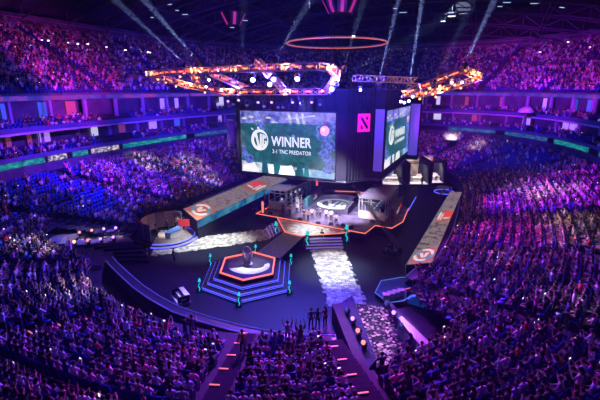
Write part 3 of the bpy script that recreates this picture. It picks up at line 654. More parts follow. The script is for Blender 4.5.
# ramp from landing to the small stage
rp = empty('stage_ramp', (1.6, 37.4, 0)); tag(rp, 'dark sloping walkway joining the landing and small hexagonal stage', 'walkway')
mb = MB(); rr = [(-.2, 41.1), (2.4, 40.9), (2.8, 33.9), (.0, 34.2)]; mb.prism(L_(rr, (1.6, 37.4)), .92, 1.1, mat('ramp_deck', (.16, .14, .17), .4, noise=.3)); mb.build('deck', rp)
mb = MB()
for s_, e_ in ((rr[0], rr[3]), (rr[1], rr[2])):
    mb.tube([(s_[0]-1.6, s_[1]-37.4, 1.1), (e_[0]-1.6, e_[1]-37.4, 1.1)], .05, mat('edge_metal', (.5, .4, .38), .3, .6), 5)
mb.build('edge_rail', rp)
mb = MB()
for y in (35.5, 38, 40.2):
    for x in (.35, 2.3): mb.box((x-1.6, y-37.4, .46), (.12, .12, .92), M_darkmetal)
mb.build('support', rp)
# jagged stone paths
def path(pl, pr, label, seed):
    r_ = random.Random(seed); pl = [Vector((*p, 0)) for p in pl]; pr = [Vector((*p, 0)) for p in pr]; L = (pl[1]-pl[0]).length; n = int(L/.38); mb = MB(); d = (pl[1]-pl[0]).normalized(); sd = (pr[0]-pl[0]).normalized()
    W_ = (pr[0]-pl[0]).length
    for i in range(n):
        a = pl[0].lerp(pl[1], i/n); b = pr[0].lerp(pr[1], i/n); w = (b-a).length; s_ = (b-a).normalized(); x = r_.uniform(-.28, .12); k = 0; xe = w+r_.uniform(-.12, .28)
        while x < xe:
            ww = min(r_.uniform(.3, .6), xe-x); c = a+s_*(x+ww/2)+d*.19; h = r_.uniform(.05, .085)
            mb.box((c.x, c.y, h/2), (ww*.94, L/n*.93, h), r_.choice(TILES), math.atan2(s_.y, s_.x)); x += ww
    return tag(mb.build('stone_path'), label, 'path')
TILES = [mat('path_tile_%s' % k, c, .5, noise=.35, nscale=2.2, bump=.4) for k, c in (('grey', (.46, .47, .46)), ('pale', (.70, .71, .68)), ('dim', (.30, .31, .32)), ('sand', (.55, .55, .5)))]
path([(3.0, 41.2), (10.2, 28.8)], [(6.2, 43.2), (12.9, 30.4)], 'pale jagged stone path running from landing steps towards the entrance ramp at right', 3)
path([(-3.6, 44.3), (-13.9, 33.9)], [(-2.0, 40.6), (-11.6, 30.6)], 'pale jagged stone path running left towards the analyst desk', 4)
# ------------------------------------------------------------------ long wings with screens on top
L_wing = led('wing_picture', [(.36, (.03, .03, .035)), (.45, (.16, .11, .10)), (.52, (.42, .30, .27)), (.6, (.16, .17, .17)), (.72, (.5, .3, .22))], 1.6, .75, detail=8)
L_side = led('wing_side', [(.35, (.0, .03, .10)), (.48, (.02, .16, .35)), (.58, (.03, .30, .38)), (.7, (.35, .2, .5))], .7, .8)
def wing(P4, top, label, side_out):
    """P4: near-inner, near-outer, far-outer, far-inner corners"""
    o = Vector((sum(p[0] for p in P4)/4, sum(p[1] for p in P4)/4, 0)); r = empty('long_screen_wing', o); tag(r, label, 'floor screen')
    q = [Vector((p[0]-o.x, p[1]-o.y, 0)) for p in P4]
    mb = MB(); cen = sum(q, Vector())/4; ins = [(p.x*.97, p.y*.985) for p in q]; mb.prism(ins, 0, top-.9, M_black); mb.build('substructure', r)
    mb = MB(); mb.prism([(p.x, p.y) for p in q], top-.95, top, M_black, L_wing); mb.build('top_screen', r)
    mb = MB(); a, b = q[0], q[3]; dn = (b-a).normalized(); no = Vector((dn.y, -dn.x, 0)) if side_out > 0 else Vector((-dn.y, dn.x, 0))
    mb.quad(a+no*.03+Vector((0, 0, top-.93)), b+no*.03+Vector((0, 0, top-.93)), b+no*.03+Vector((0, 0, top-.02)), a+no*.03+Vector((0, 0, top-.02)), L_side); mb.build('side_screen', r)
    # pictures on the deck: ring logo near the end, red and white title block farther on
    ux = (q[1]-q[0]); L = (q[3]-q[0]); wd = ux.length; ux.normalize(); uy = L.normalized(); z = Vector((0, 0, top+.012))
    def W2(x, y, dz=0): return q[0]+ux*x+uy*y+z+Vector((0, 0, dz))
    mb = MB(); n = 28; mo = mat('wing_orange', (.7, .3, .15), .4, emit=(.38, .13, .08), es=.7, noise=.3); mw = mat('wing_white', (.8, .8, .8), .4, emit=(.75, .75, .78), es=.85); mt = mat('wing_teal', (.1, .5, .6), .4, emit=(.05, .35, .5), es=.7); mr = mat('wing_red', (.8, .05, .05), .4, emit=(.85, .05, .04), es=.9)
    mb.add([W2(.15, .15), W2(wd-.15, .15), W2(wd-.3, 4.6), W2(.3, 4.1)], [(0, 1, 2, 3)], mo)
    for k in range(n):
        a, b = 2*PI*k/n, 2*PI*(k+1)/n; f = lambda a, r: W2(wd*.5+r*wd*.40*math.cos(a), 2.4+r*1.7*math.sin(a), .006)
        mb.add([f(a, 1), f(b, 1), f(b, .72), f(a, .72)], [(0, 1, 2, 3)], mw if k % 14 < 9 else mt)
    f = lambda x, y: W2(wd*(.5+x), 2.4+y, .006)
    mb.add([f(-.2, .5), f(-.05, -.8), f(.05, -.8), f(-.08, .6)], [(0, 1, 2, 3)], mw); mb.add([f(.05, .6), f(.2, .5), f(.12, -.7), f(.02, -.5)], [(0, 1, 2, 3)], mw)
    y0 = L.length*0+15.5
    mb.build('deck_picture', r); mb = MB(); mb.add([W2(wd*.15, y0-1.2), W2(wd*.9, y0-1.4), W2(wd*.88, y0+4.6), W2(wd*.2, y0+4.2)], [(0, 1, 2, 3)], mo)
    mb.add([W2(wd*.45, y0+1.2, .006), W2(wd*.85, y0+1.1, .006), W2(wd*.85, y0+3.2, .006), W2(wd*.45, y0+3.2, .006)], [(0, 1, 2, 3)], mr)
    for (a, b, c, d_) in ((.18, .28, .0, 3.3), (.34, .4, -.4, 2.6), (.5, .8, .1, .6)): mb.add([W2(wd*a, y0+c, .006), W2(wd*b, y0+c, .006), W2(wd*b, y0+d_, .006), W2(wd*a, y0+d_, .006)], [(0, 1, 2, 3)], mw)
    mb.build('deck_picture', r)
    return r
zt = 2.5
a_, b_, c_, d_ = at(197, 221, zt), at(183, 209, zt), at(272, 172.5, zt), at(287, 179, zt)
wing([a_, b_, c_, d_], zt, 'long low platform with picture screen on top, left of main stage', 1)
a_, b_, c_, d_ = at(406, 265, 1.6), at(432, 262.5, 1.6), at(462, 192, 1.6), at(450, 192, 1.6)
wing([a_, b_, c_, d_], 1.6, 'long low platform with picture screen on top, right of main stage', -1)
# ------------------------------------------------------------------ player booths
def booth(x0, x1, y0, y1, label, frontpanel, seed):
    o = Vector(((x0+x1)/2, (y0+y1)/2, 1.22)); r = empty('player_booth', o); tag(r, label, 'player booth'); hx, hy = (x1-x0)/2, (y1-y0)/2; H_ = 2.9
    mb = MB(); mb.box((0, 0, .12), (2*hx, 2*hy, .24), M_grey); mb.build('booth_floor', r)
    m = mat('booth_steel', (.55, .55, .6), .4, .6, noise=.15)
    mb = MB(); ny = 5
    for k in range(ny+1):
        y = -hy+2*hy*k/ny
        for x in (-hx, hx): mb.box((x, y, H_/2+.1), (.13, .13, H_-.2), m)
        mb.box((0, y, H_), (2*hx, .12, .12), m)
    for x in (-hx, hx):
        mb.box((x, 0, H_), (.14, 2*hy, .14), m); mb.box((x, 0, H_-.45), (.08, 2*hy, .08), m); mb.box((x, 0, 1.2), (.08, 2*hy, .08), m)
    mb.box((0, -hy, 1.2), (2*hx, .08, .08), m); mb.box((0, -hy, H_-.45), (2*hx, .08, .08), m); mb.box((0, 0, H_), (.1, 2*hy, .1), m)
    mb.build('steel_frame', r)
    mb = MB(); mb.box((0, 0, H_+.09), (2*hx+.1, 2*hy+.1, .03), mat('booth_roof_net', (.22, .2, .32), .3, noise=.4, nscale=3)); mb.build('roof_panel', r)
    mb = MB(); mb.box((0, -hy-.06, .62), (2*hx, .08, 1.0), frontpanel); mb.build('front_panel', r)
    mb = MB(); mb.box((0, hy-.05, 1.4), (2*hx, .06, 2.4), M_grey); mb.build('back_panel', r)
    d = empty('player_desk', o+Vector((0, 0, .24))); tag(d, 'long desk with monitors inside the %s player booth' % ('left' if x0 < 0 else 'right'), 'desk')
    mb = MB(); mb.box((0, 0, .72), (.7, 2*hy-1.2, .06), M_white); mb.build('desk_top', d)
    for y in (-hy+.8, 0, hy-.8): mb = MB(); mb.box((0, y, .35), (.6, .06, .69), M_grey); mb.build('leg', d)
    for k in range(5):
        y = -hy+1.2+k*(2*hy-2.4)/4; mn = empty('monitor', o+Vector((.0, y, .99))); tag(mn, 'monitor on the desk of the %s booth, %s from the front' % ('left' if x0 < 0 else 'right', ordn(k+1)), 'monitor', 'player monitors')
        mb = MB(); mb.box((0, 0, .32), (.04, .6, .36), M_black); mb.build('housing', mn); mb = MB(); mb.box((0, 0, .07), (.03, .05, .14), M_black); mb.box((0, 0, .01), (.2, .25, .02), M_black); mb.build('stand', mn)
        mb = MB(); mb.box((.024, 0, .32), (.006, .56, .32), mat('monitor_glow', (.4, .45, .6), .3, emit=(.4, .5, .75), es=1.2, sample=False)); mb.build('display', mn)
booth(-6.4, -3.6, 48.6, 57.2, 'steel framed player booth on the left of the main stage', mat('pale_green_panel', (.45, .68, .62), .4, noise=.15), 1)
booth(6.6, 10.1, 49.6, 57.6, 'steel framed player booth on the right of the main stage', mat('pale_pink_panel', (.75, .6, .55), .5, noise=.1), 2)
def logo_wall(p, q, z0, h, th, m, label, marks):
    p = Vector((*p, z0)); q = Vector((*q, z0)); r = empty('logo_panel', (p+q)/2); tag(r, label, 'panel'); L = (q-p).length; d = (q-p).normalized(); R = Matrix.Rotation(math.atan2(d.y, d.x), 3, 'Z'); no = Vector((d.y, -d.x, 0))
    mb = MB(); mb.box((0, 0, h/2), (L, th, h), m, R=R); mb.build('panel_board', r)
    mb = MB()
    for (x, z, w, hh, mm) in marks: mb.box(no*(th/2+.015)+d*(x*L)+Vector((0, 0, z*h)), (w*L, .03, hh*h), mm, R=R)
    mb.build('panel_emblem', r)
mw_ = mat('emblem_white_glow', (.8, .8, .8), .5, emit=(.7, .7, .7), es=.35, noise=.05); mr_ = mat('emblem_red_glow', (.8, .05, .05), .5, emit=(.8, .05, .05), es=.5)  # emblem colours also glow faintly by themselves
logo_wall((-1.9, 51.6), (-2.6, 59.2), 1.22, 1.35, .5, mat('panel_teal', (.03, .13, .15), .5, noise=.2), 'dark teal counter with red and white emblem beside the left booth', [(-.02, .7, .10, .22, mr_), (-.03, .42, .26, .10, mw_), (.0, .3, .18, .08, mw_), (.03, .55, .12, .07, mw_)])
logo_wall((11.0, 50.0), (10.8, 57.2), 1.22, 1.7, .45, mat('panel_brown', (.10, .06, .07), .5, noise=.2), 'dark panel with white emblem along the outer side of right booth', [(-.18, .5, .12, .12, mw_), (-.12, .35, .2, .1, mw_), (.0, .5, .08, .3, mw_), (.2, .55, .14, .3, mr_)])
logo_wall((-2.9, 50.6), (-3.3, 51.6), 1.22, 1.3, .5, M_grey, 'small grey cabinet between the left booth and teal counter', [(0, .5, .5, .3, mw_)])
logo_wall((4.6, 50.4), (4.3, 56.5), 1.22, 1.0, .5, mat('panel_dark', (.07, .06, .1), .5, noise=.2), 'low dark counter along the inner side of the right booth', [(.1, .5, .2, .3, mat('emblem_dim', (.3, .3, .35), .5, noise=.1))])
# orange lit light pillar near left booth front
for i, (u, v, lab) in enumerate(((263, 213, 'orange lit upright panel by left corner of main stage'), (317, 186, 'red lit upright panel behind the teal counter'), (395, 196, 'red lit upright panel behind the right booth'))):
    p = at(u, v, 1.22 if i else 1.22); mb = MB(); mb.box((0, 0, .9), (.5, .2, 1.8), M_darkmetal, .3); mb.box((0, -.12, .9), (.36, .04, 1.6), M_orange if i == 0 else mat('red_glow', (.9, .1, .08), .4, emit=(1, .07, .06), es=1.6), .0); tag(mb.build('light_tower', loc=p), lab, 'panel')
# low speakers / monitors on the stage edge
for i, (u, v) in enumerate(((343, 226), (351, 228), (318, 224), (372, 222), (270, 214), (281, 217), (300, 220), (331, 225))):
    mb = MB(); mb.prism([(-.3, -.2), (.3, -.2), (.3, .2), (-.3, .2)], 0, .32, M_black, None, .7); mb.box((0, -.2, .15), (.4, .02, .16), M_darkmetal)
    o = mb.build('wedge_monitor', loc=at(u, v, 1.23)); tag(o, 'black wedge speaker on the front edge of the main stage, %s from left' % ordn([7, 8, 5, 9, 1, 2, 3, 6][i]) if 0 else 'black wedge speaker on front edge of main stage, %s from left' % ordn([6, 7, 4, 8, 1, 2, 3, 5][i]), 'speaker', 'wedge speakers along the stage edge')
# ------------------------------------------------------------------ camera crane
cb = at(392, 253, 0); cr = empty('camera_crane', cb); tag(cr, 'long black camera crane reaching from floor over main stage', 'camera crane')
tip = ad(352, 184, 60)-cb; piv = Vector((0, 0, 1.7)); back = piv-(tip-piv).normalized()*2.2
mb = MB(); mb.box((0, 0, .25), (1.5, .9, .18), M_darkmetal, .5)
for a in (0, 1, 2, 3): mb.tube([(0, 0, 1.0), (.9*math.cos(a*PI/2+.6), .9*math.sin(a*PI/2+.6), .1)], .05, M_darkmetal, 5)
mb.tube([(0, 0, .3), (0, 0, 1.7)], .12, M_darkmetal, 8); mb.build('dolly', cr)
for k in range(4):
    a = k*PI/2+.6; mb = MB(); mb.lathe((.95*math.cos(a), .95*math.sin(a), .16), [(.16, -.05), (.16, .05)], M_black, 10, Matrix.Rotation(PI/2, 3, 'X')); mb.build('wheel', cr)
mb = MB(); mb.truss(back, tip, .34, M_steel, .035, .02, .6); mb.build('arm', cr)
mb = MB(); mb.box(back+Vector((0, 0, -.1)), (.5, .5, .5), M_black); mb.build('counterweight', cr)
mb = MB(); mb.box(tip+Vector((0, 0, -.3)), (.25, .5, .3), M_black); mb.lathe(tip+Vector((0, -.3, -.3)), [(.08, -.1), (.1, .12)], M_black, 8, Matrix.Rotation(PI/2, 3, 'X')); mb.build('camera_head', cr)
# ------------------------------------------------------------------ entrance ramps with lamp rows
def ramp(pts_in, z_top, label, rails, lamp_px, lamp_kinds, where, glitter, deckz=.6):
    c = sum((Vector((p[0], p[1], 0)) for p in pts_in), Vector())/4; r = empty('entrance_ramp', c); tag(r, label, 'ramp')
    mb = MB(); mb.prism([(p[0]-c.x, p[1]-c.y) for p in pts_in], .05, deckz, M_black, glitter); mb.build('deck', r)
    for (poly, z1, m, nm) in rails:
        mb = MB(); mb.prism([(p[0]-c.x, p[1]-c.y) for p in poly], 0, z1, m); mb.build(nm, r)
    for i, ((u, v), k) in enumerate(zip(lamp_px, lamp_kinds)):
        p = at(u, v, z_top+.35); head(k, p+Vector((0, 0, -.25)), p+Vector((-1.5 if u > 200 else 3, -6, 3.5)), 'floor lamp on %s, %s' % (where, ['1st', '2nd', '3rd', '4th', '5th', '6th', '7th', '8th'][i]), 'lamps along '+where, .8, floor=True)
    return r
gl = bpy.data.materials.new('glitter_floor'); gl.use_nodes = True; nt = gl.node_tree; b_ = nt.nodes['Principled BSDF']
v1 = nt.nodes.new('ShaderNodeTexVoronoi'); v1.inputs['Scale'].default_value = 5.0; tc = nt.nodes.new('ShaderNodeTexCoord'); rm = nt.nodes.new('ShaderNodeValToRGB'); e = rm.color_ramp.elements
e[0].position = .42; e[0].color = (.012, .012, .016, 1); e[1].position = .92; e[1].color = (.8, .74, .45, 1); x_ = e.new(.6); x_.color = (.06, .06, .05, 1)
nt.links.new(tc.outputs['Object'], v1.inputs['Vector']); nt.links.new(v1.outputs['Color'], rm.inputs['Fac']); nt.links.new(rm.outputs['Color'], b_.inputs['Base Color']); b_.inputs['Roughness'].default_value = .75; b_.inputs['Specular IOR Level'].default_value = .1; MATS['glitter'] = gl
pin = [tuple(at(352, 303, .6)[:2]), tuple(at(386, 307, .6)[:2]), tuple(at(414, 358, .6)[:2]), tuple(at(376, 368, .6)[:2])]
A1, A2 = at(333, 304, 1.6), at(342, 300, 1.6); B1, B2 = at(374, 384, 1.6), at(390, 400, 1.6)
M_ramp = mat('ramp_side', (.045, .04, .10), .85, noise=.25, spec=.1); M_rail = mat('ramp_rail_black', (.02, .02, .05), .7, noise=.2, spec=.2)
railsR = [([pin[0], tuple(at(340, 303, 1.3)[:2]), tuple(at(366, 372, 1.3)[:2]), pin[3]], 1.3, M_ramp, 'lamp_shelf'),
          ([tuple(at(340, 303, 1.7)[:2]), tuple(at(332, 304, 1.7)[:2]), tuple(at(362, 380, 1.7)[:2]), tuple(at(372, 376, 1.7)[:2])], 1.7, M_rail, 'stepped_rail'),
          ([pin[1], tuple(at(393, 304, 1.3)[:2]), tuple(at(428, 356, 1.3)[:2]), pin[2]], 1.3, M_ramp, 'lamp_shelf'),
          ([tuple(at(398, 318, 1.9)[:2]), tuple(at(402, 316, 1.9)[:2]), tuple(at(442, 354, 1.9)[:2]), tuple(at(430, 358, 1.9)[:2])], 1.9, mat('pale_violet_panel', (.28, .24, .38), .5, noise=.08), 'pale_side_panel')]
ramp(pin, 1.3, 'glittering entrance ramp between two rows of lamps, right front', railsR, [(347.5, 311), (353.7, 320), (359, 332), (364.5, 344), (387, 305), (394.5, 314), (402, 326), (411, 339)], ['d', 'v', 'r', 'r', 'd', 'v', 'd', 'd'], 'right entrance ramp', gl)
pl = [tuple(at(80, 240, 1.6)[:2]), tuple(at(126, 237, 1.6)[:2]), tuple(at(118, 231, 1.6)[:2]), tuple(at(72, 233.5, 1.6)[:2])]
M_rampl = mat('ramp_side_violet', (.16, .13, .30), .8, noise=.25, spec=.1)
railsL = [([tuple(at(66, 246, 1.9)[:2]), tuple(at(134, 241, 1.9)[:2]), tuple(at(128, 237, 1.9)[:2]), tuple(at(66, 241, 1.9)[:2])], 1.9, M_rampl, 'lamp_shelf'),
          ([tuple(at(66, 234, 1.9)[:2]), tuple(at(120, 231.5, 1.9)[:2]), tuple(at(118, 229, 1.9)[:2]), tuple(at(60, 231, 1.9)[:2])], 1.9, M_rampl, 'lamp_shelf'),
          ([tuple(at(43, 246, 2.0)[:2]), tuple(at(58, 231, 2.0)[:2]), tuple(at(80, 232.5, 2.0)[:2]), tuple(at(66, 236, 2.0)[:2]), tuple(at(54, 247, 2.0)[:2])], 2.0, mat('pale_violet_panel', (.28, .24, .38)), 'pale_side_panel')]
ramp(pl, 1.9, 'entrance ramp between two rows of pink lamps, left front', railsL, [(80.4, 233.5), (92.6, 231.5), (104.6, 230), (116.4, 229), (75.2, 243), (88.6, 241.5), (101.4, 240), (114, 238.3)], ['r', 'r', 'v', 'v', 'o', 'r', 'v', 'v'], 'left entrance ramp', gl, 1.5)
# black stands of steps in front of the left ramp
for k in range(5):
    mb = MB(); a = at(84, 247+k*2.5, 1.6-k*.3); b = at(138+k*3, 240+k*4.5, 1.6-k*.3); d = (b-a); d.z = 0; d.normalize(); no = Vector((d.y, -d.x, 0))
    mb.prism([tuple(a[:2]), tuple(b[:2]), tuple((b+no*.5)[:2]), tuple((a+no*.5)[:2])], 0, 1.6-k*.3, M_rail); mb.tube([(a+no*.5)+Vector((0, 0, .02)), (b+no*.5)+Vector((0, 0, .02))], .03, M_steel, 4)
    tag(mb.build('black_riser'), 'long black riser step beside left entrance ramp, %s from the top' % ordn(k+1), 'riser', 'black risers by the left ramp')
# ------------------------------------------------------------------ barrier round the floor
def barrier(p0, p1, name, label, d=-.5, h=1.15, pts=None):
    if pts:
        rel0 = [Vector((p.x, p.y)) for p in pts]; inn = []
        for k, p in enumerate(rel0):
            t = (rel0[min(k+1, len(pts)-1)]-rel0[max(k-1, 0)]).normalized(); inn.append((p.x-t.y*.8, p.y+t.x*.8))
        pts = [tuple(p) for p in rel0]
        return barrier_build(pts, inn, name, label, h)
    c = curve(PIN, d/20); i0 = int(np.hypot(c[:, 0]-p0[0], c[:, 1]-p0[1]).argmin()); i1 = int(np.hypot(c[:, 0]-p1[0], c[:, 1]-p1[1]).argmin())
    i0, i1 = min(i0, i1), max(i0, i1); idx = np.arange(i0, i1+1, 10) if i1-i0 < 1800 else np.arange(i1, i0+3601, 10) % 3600; pts = c[idx]; return barrier_build(pts, curve(PIN, (d-.9)/20)[idx], name, label, h)
def barrier_build(pts, inn, name, label, h):
    r = empty(name, (*pts[len(pts)//2], 0)); tag(r, label, 'barrier'); o = pts[len(pts)//2]
    rel = [(p[0]-o[0], p[1]-o[1]) for p in pts]; reli = [(p[0]-o[0], p[1]-o[1]) for p in inn]; n = len(rel)
    mb = MB(); vs = [(x, y, z) for (x, y) in rel for z in (0, h)]; mb.add(vs, [(2*k, 2*k+2, 2*k+3, 2*k+1) for k in range(n-1)], mat('barrier_black', (.04, .04, .08), .4, noise=.2))
    vs = [(x*1, y*1, h) for (x, y) in rel]+[(x, y, h) for (x, y) in reli]; mb.add(vs, [(k, k+1, n+k+1, n+k) for k in range(n-1)], MATS['barrier_black'])
    vs = [(x, y, z) for (x, y) in reli for z in (0, h)]; mb.add(vs, [(2*k, 2*k+1, 2*k+3, 2*k+2) for k in range(n-1)], MATS['barrier_black']); mb.build('barrier_wall', r)
    for j, (rl, z) in enumerate(((rel, h+.04), (reli, h+.04), (reli, h-.45))):
        mb = MB(); mb.tube([(x, y, z) for x, y in rl], .055, mat('barrier_rail', (.25, .24, .5), .35, .1, noise=.1, emit=(.12, .11, .5), es=.22), 5); mb.build('top_rail', r)
    return r
barrier(None, None, 'floor_barrier_fence', 'long curved blue barrier between floor and the front seats', pts=[at(u, v, 1.15) for u, v in ((104, 259), (109, 265), (118, 274), (133, 288), (150, 300), (172, 312), (200, 322), (232, 331), (265, 338), (300, 341.5), (336, 343))])
barrier((17.4, 34), (19.5, 70), 'floor_barrier_fence', 'curved dark barrier along the foot of the right bowl')
barrier((-17.6, 46), (-19, 72), 'floor_barrier_fence', 'curved dark barrier behind the left long platform')
# ------------------------------------------------------------------ analyst desk set (left)
ac = at(168, 235, .5); an = empty('analyst_desk_set', (ac.x, ac.y, 0)); tag(an, 'round analyst desk set with pale back panels and blue lit edge, left', 'broadcast set')
ax = (Vector((2, 37))-Vector((ac.x, ac.y))).normalized(); ang0 = math.atan2(ax.y, ax.x)
def arcp(r, a0, a1, n): return [(r*math.cos(ang0+a), r*math.sin(ang0+a)) for a in np.linspace(a0, a1, n)]
for r_, z in ((3.6, .25), (3.2, .5)):
    mb = MB(); mb.prism(arcp(r_, -1.5, 1.5, 24)+[(-r_*.6*math.cos(ang0)-1*math.sin(ang0), -r_*.6*math.sin(ang0)+1*math.cos(ang0))], z-.25, z, M_darkmetal, mat('set_floor', (.34, .32, .33), .4, noise=.25)); s_ = mb.build('round_riser', an)
    mb = MB(); mb.tube([(x, y, z-.03) for x, y in arcp(r_+.02, -1.5, 1.5, 24)], .05, M_blueled, 5); mb.build('blue_light_line', s_)
for k, a in enumerate(np.linspace(1.75, 4.5, 8)):
    cx, cy2 = 2.9*math.cos(ang0+a), 2.9*math.sin(ang0+a); mb = MB(); mb.box((cx, cy2, 1.6), (.12, 1.1, 2.2), M_grey if k in (0, 2, 7) else M_cream, ang0+a); mb.box((cx, cy2, .6), (.18, 1.1, .2), M_darkmetal, ang0+a); mb.build('back_panel', an)
rm_ = at(184, 222, 2.0); mb = MB(); mb.box((rm_.x-ac.x, rm_.y-ac.y, 1.9), (.1, 1.3, .9), mr_, ang0+2); q_ = mb.build('red_screen', an)
dk = empty('analyst_desk', (ac.x+ax.x*.9, ac.y+ax.y*.9, .5), ang0); tag(dk, 'white desk in the middle of the analyst set', 'desk')
mb = MB(); mb.prism([(-.3, -1.3), (.35, -1.1), (.5, 0), (.35, 1.1), (-.3, 1.3)], .0, .78, M_white); mb.build('desk_front', dk); mb = MB(); mb.prism([(-.4, -1.45), (.45, -1.2), (.62, 0), (.45, 1.2), (-.4, 1.45)], .78, .84, mat('desk_blue_top', (.1, .2, .5), .3, emit=(.1, .3, .8), es=.3)); mb.build('desk_top', dk)
# red mascot-like banner beside
for i, (u, v, h_) in enumerate(((150, 232, 2.4), (146, 243, 2.0))):
    p = at(u, v, 0); mb = MB(); mb.box((0, 0, .05), (.7, .5, .1), M_darkmetal); mb.tube([(0, 0, .1), (0, 0, h_)], .04, M_darkmetal, 5); mb.prism([(-.35, -.05), (.35, -.05), (.35, .05), (-.35, .05)], .4, h_, M_red, None, .85)
    tag(mb.build('red_banner', loc=p), 'red banner stand left of the analyst set, %s one' % ('taller far' if i == 0 else 'shorter near'), 'banner')
# ------------------------------------------------------------------ second set and blue platform at right front
c2 = at(396, 290, .4); bp = empty('blue_platform', (c2.x, c2.y, 0)); tag(bp, 'dark blue angular platform with lit outline beyond the right ramp', 'platform')
pp = [(at(u, v, .4)-c2) for u, v in ((375, 293), (381, 281), (402, 277.5), (422, 279), (418, 290), (404, 301), (388, 303))]
mb = MB(); mb.prism([(p.x, p.y) for p in pp], 0, .4, M_darkmetal, mat('blue_deck', (.01, .05, .2), .35, noise=.4)); mb.build('deck', bp)
mb = MB(); mb.tube([(p.x, p.y, .43) for p in pp], .035, mat('soft_blue_led', (.1, .2, .5), .4, emit=(.08, .25, .8), es=.8), 5, closed=True); mb.build('light_outline', bp)
cs = empty('curved_blue_steps', (c2.x, c2.y, 0)); tag(cs, 'curved flight of blue lit steps right of the blue platform', 'steps')
ed = [at(u, v, .6)-c2 for u, v in ((408, 297), (417, 291), (424, 283), (427, 275), (428, 266))]
for k in range(3):
    mb = MB(); o1 = [(p.x+.45*k, p.y-.08*k) for p in ed]; o2 = [(p.x+.45*(k+1), p.y-.08*(k+1)) for p in ed]
    mb.prism(o1+o2[::-1], 0, .4+.35*k, mat('blue_step_front', (.02, .06, .35), .4, emit=(.01, .07, .5), es=.28, noise=.3)); s_ = mb.build('step', cs)
    mb = MB(); mb.tube([(x, y, .42+.35*k) for x, y in o1], .03, M_blueled, 4); mb.build('light_line', s_)
for i, (u, v) in enumerate(((386, 299), (391, 297.5), (396, 296), (401, 294.5))):
    p = at(u, v, .42); r = empty('white_seat_cube', p, .4); tag(r, 'white padded seat cube on the blue platform, %s from left' % ordn(i+1), 'seat', 'white seat cubes on the blue platform')
    mb = MB(); mb.prism([(-.28, -.28), (.28, -.28), (.28, .28), (-.28, .28)], 0, .4, M_white); mb.build('body', r); mb = MB(); mb.prism([(-.3, -.3), (.3, -.3), (.3, .3), (-.3, .3)], .4, .5, M_cream, None, .9); mb.build('cushion', r)
# cart on the floor left front
cp = at(181, 302, 0); r = empty('equipment_cart', cp, -.55); tag(r, 'white layered equipment cart on the floor beside the curved barrier', 'cart')
for k in range(3): mb = MB(); mb.box((0, k*.35-.35, .35+.28*k), (1.9-.1*k, .42, .12), M_white); mb.build('shelf', r)
mb = MB(); mb.prism([(-.95, -.6), (.95, -.6), (.95, .6), (-.95, .6)], .12, .3, M_grey); mb.build('chassis', r)
for sx in (-1, 1):
    mb = MB(); mb.box((sx*.85, 0, .6), (.06, 1.0, .7), M_darkmetal); mb.build('side_frame', r)
    for sy2 in (-1, 1): mb = MB(); mb.lathe((sx*.75, sy2*.5, .1), [(.1, -.04), (.1, .04)], M_black, 8, Matrix.Rotation(PI/2, 3, 'Y')); mb.build('wheel', r)
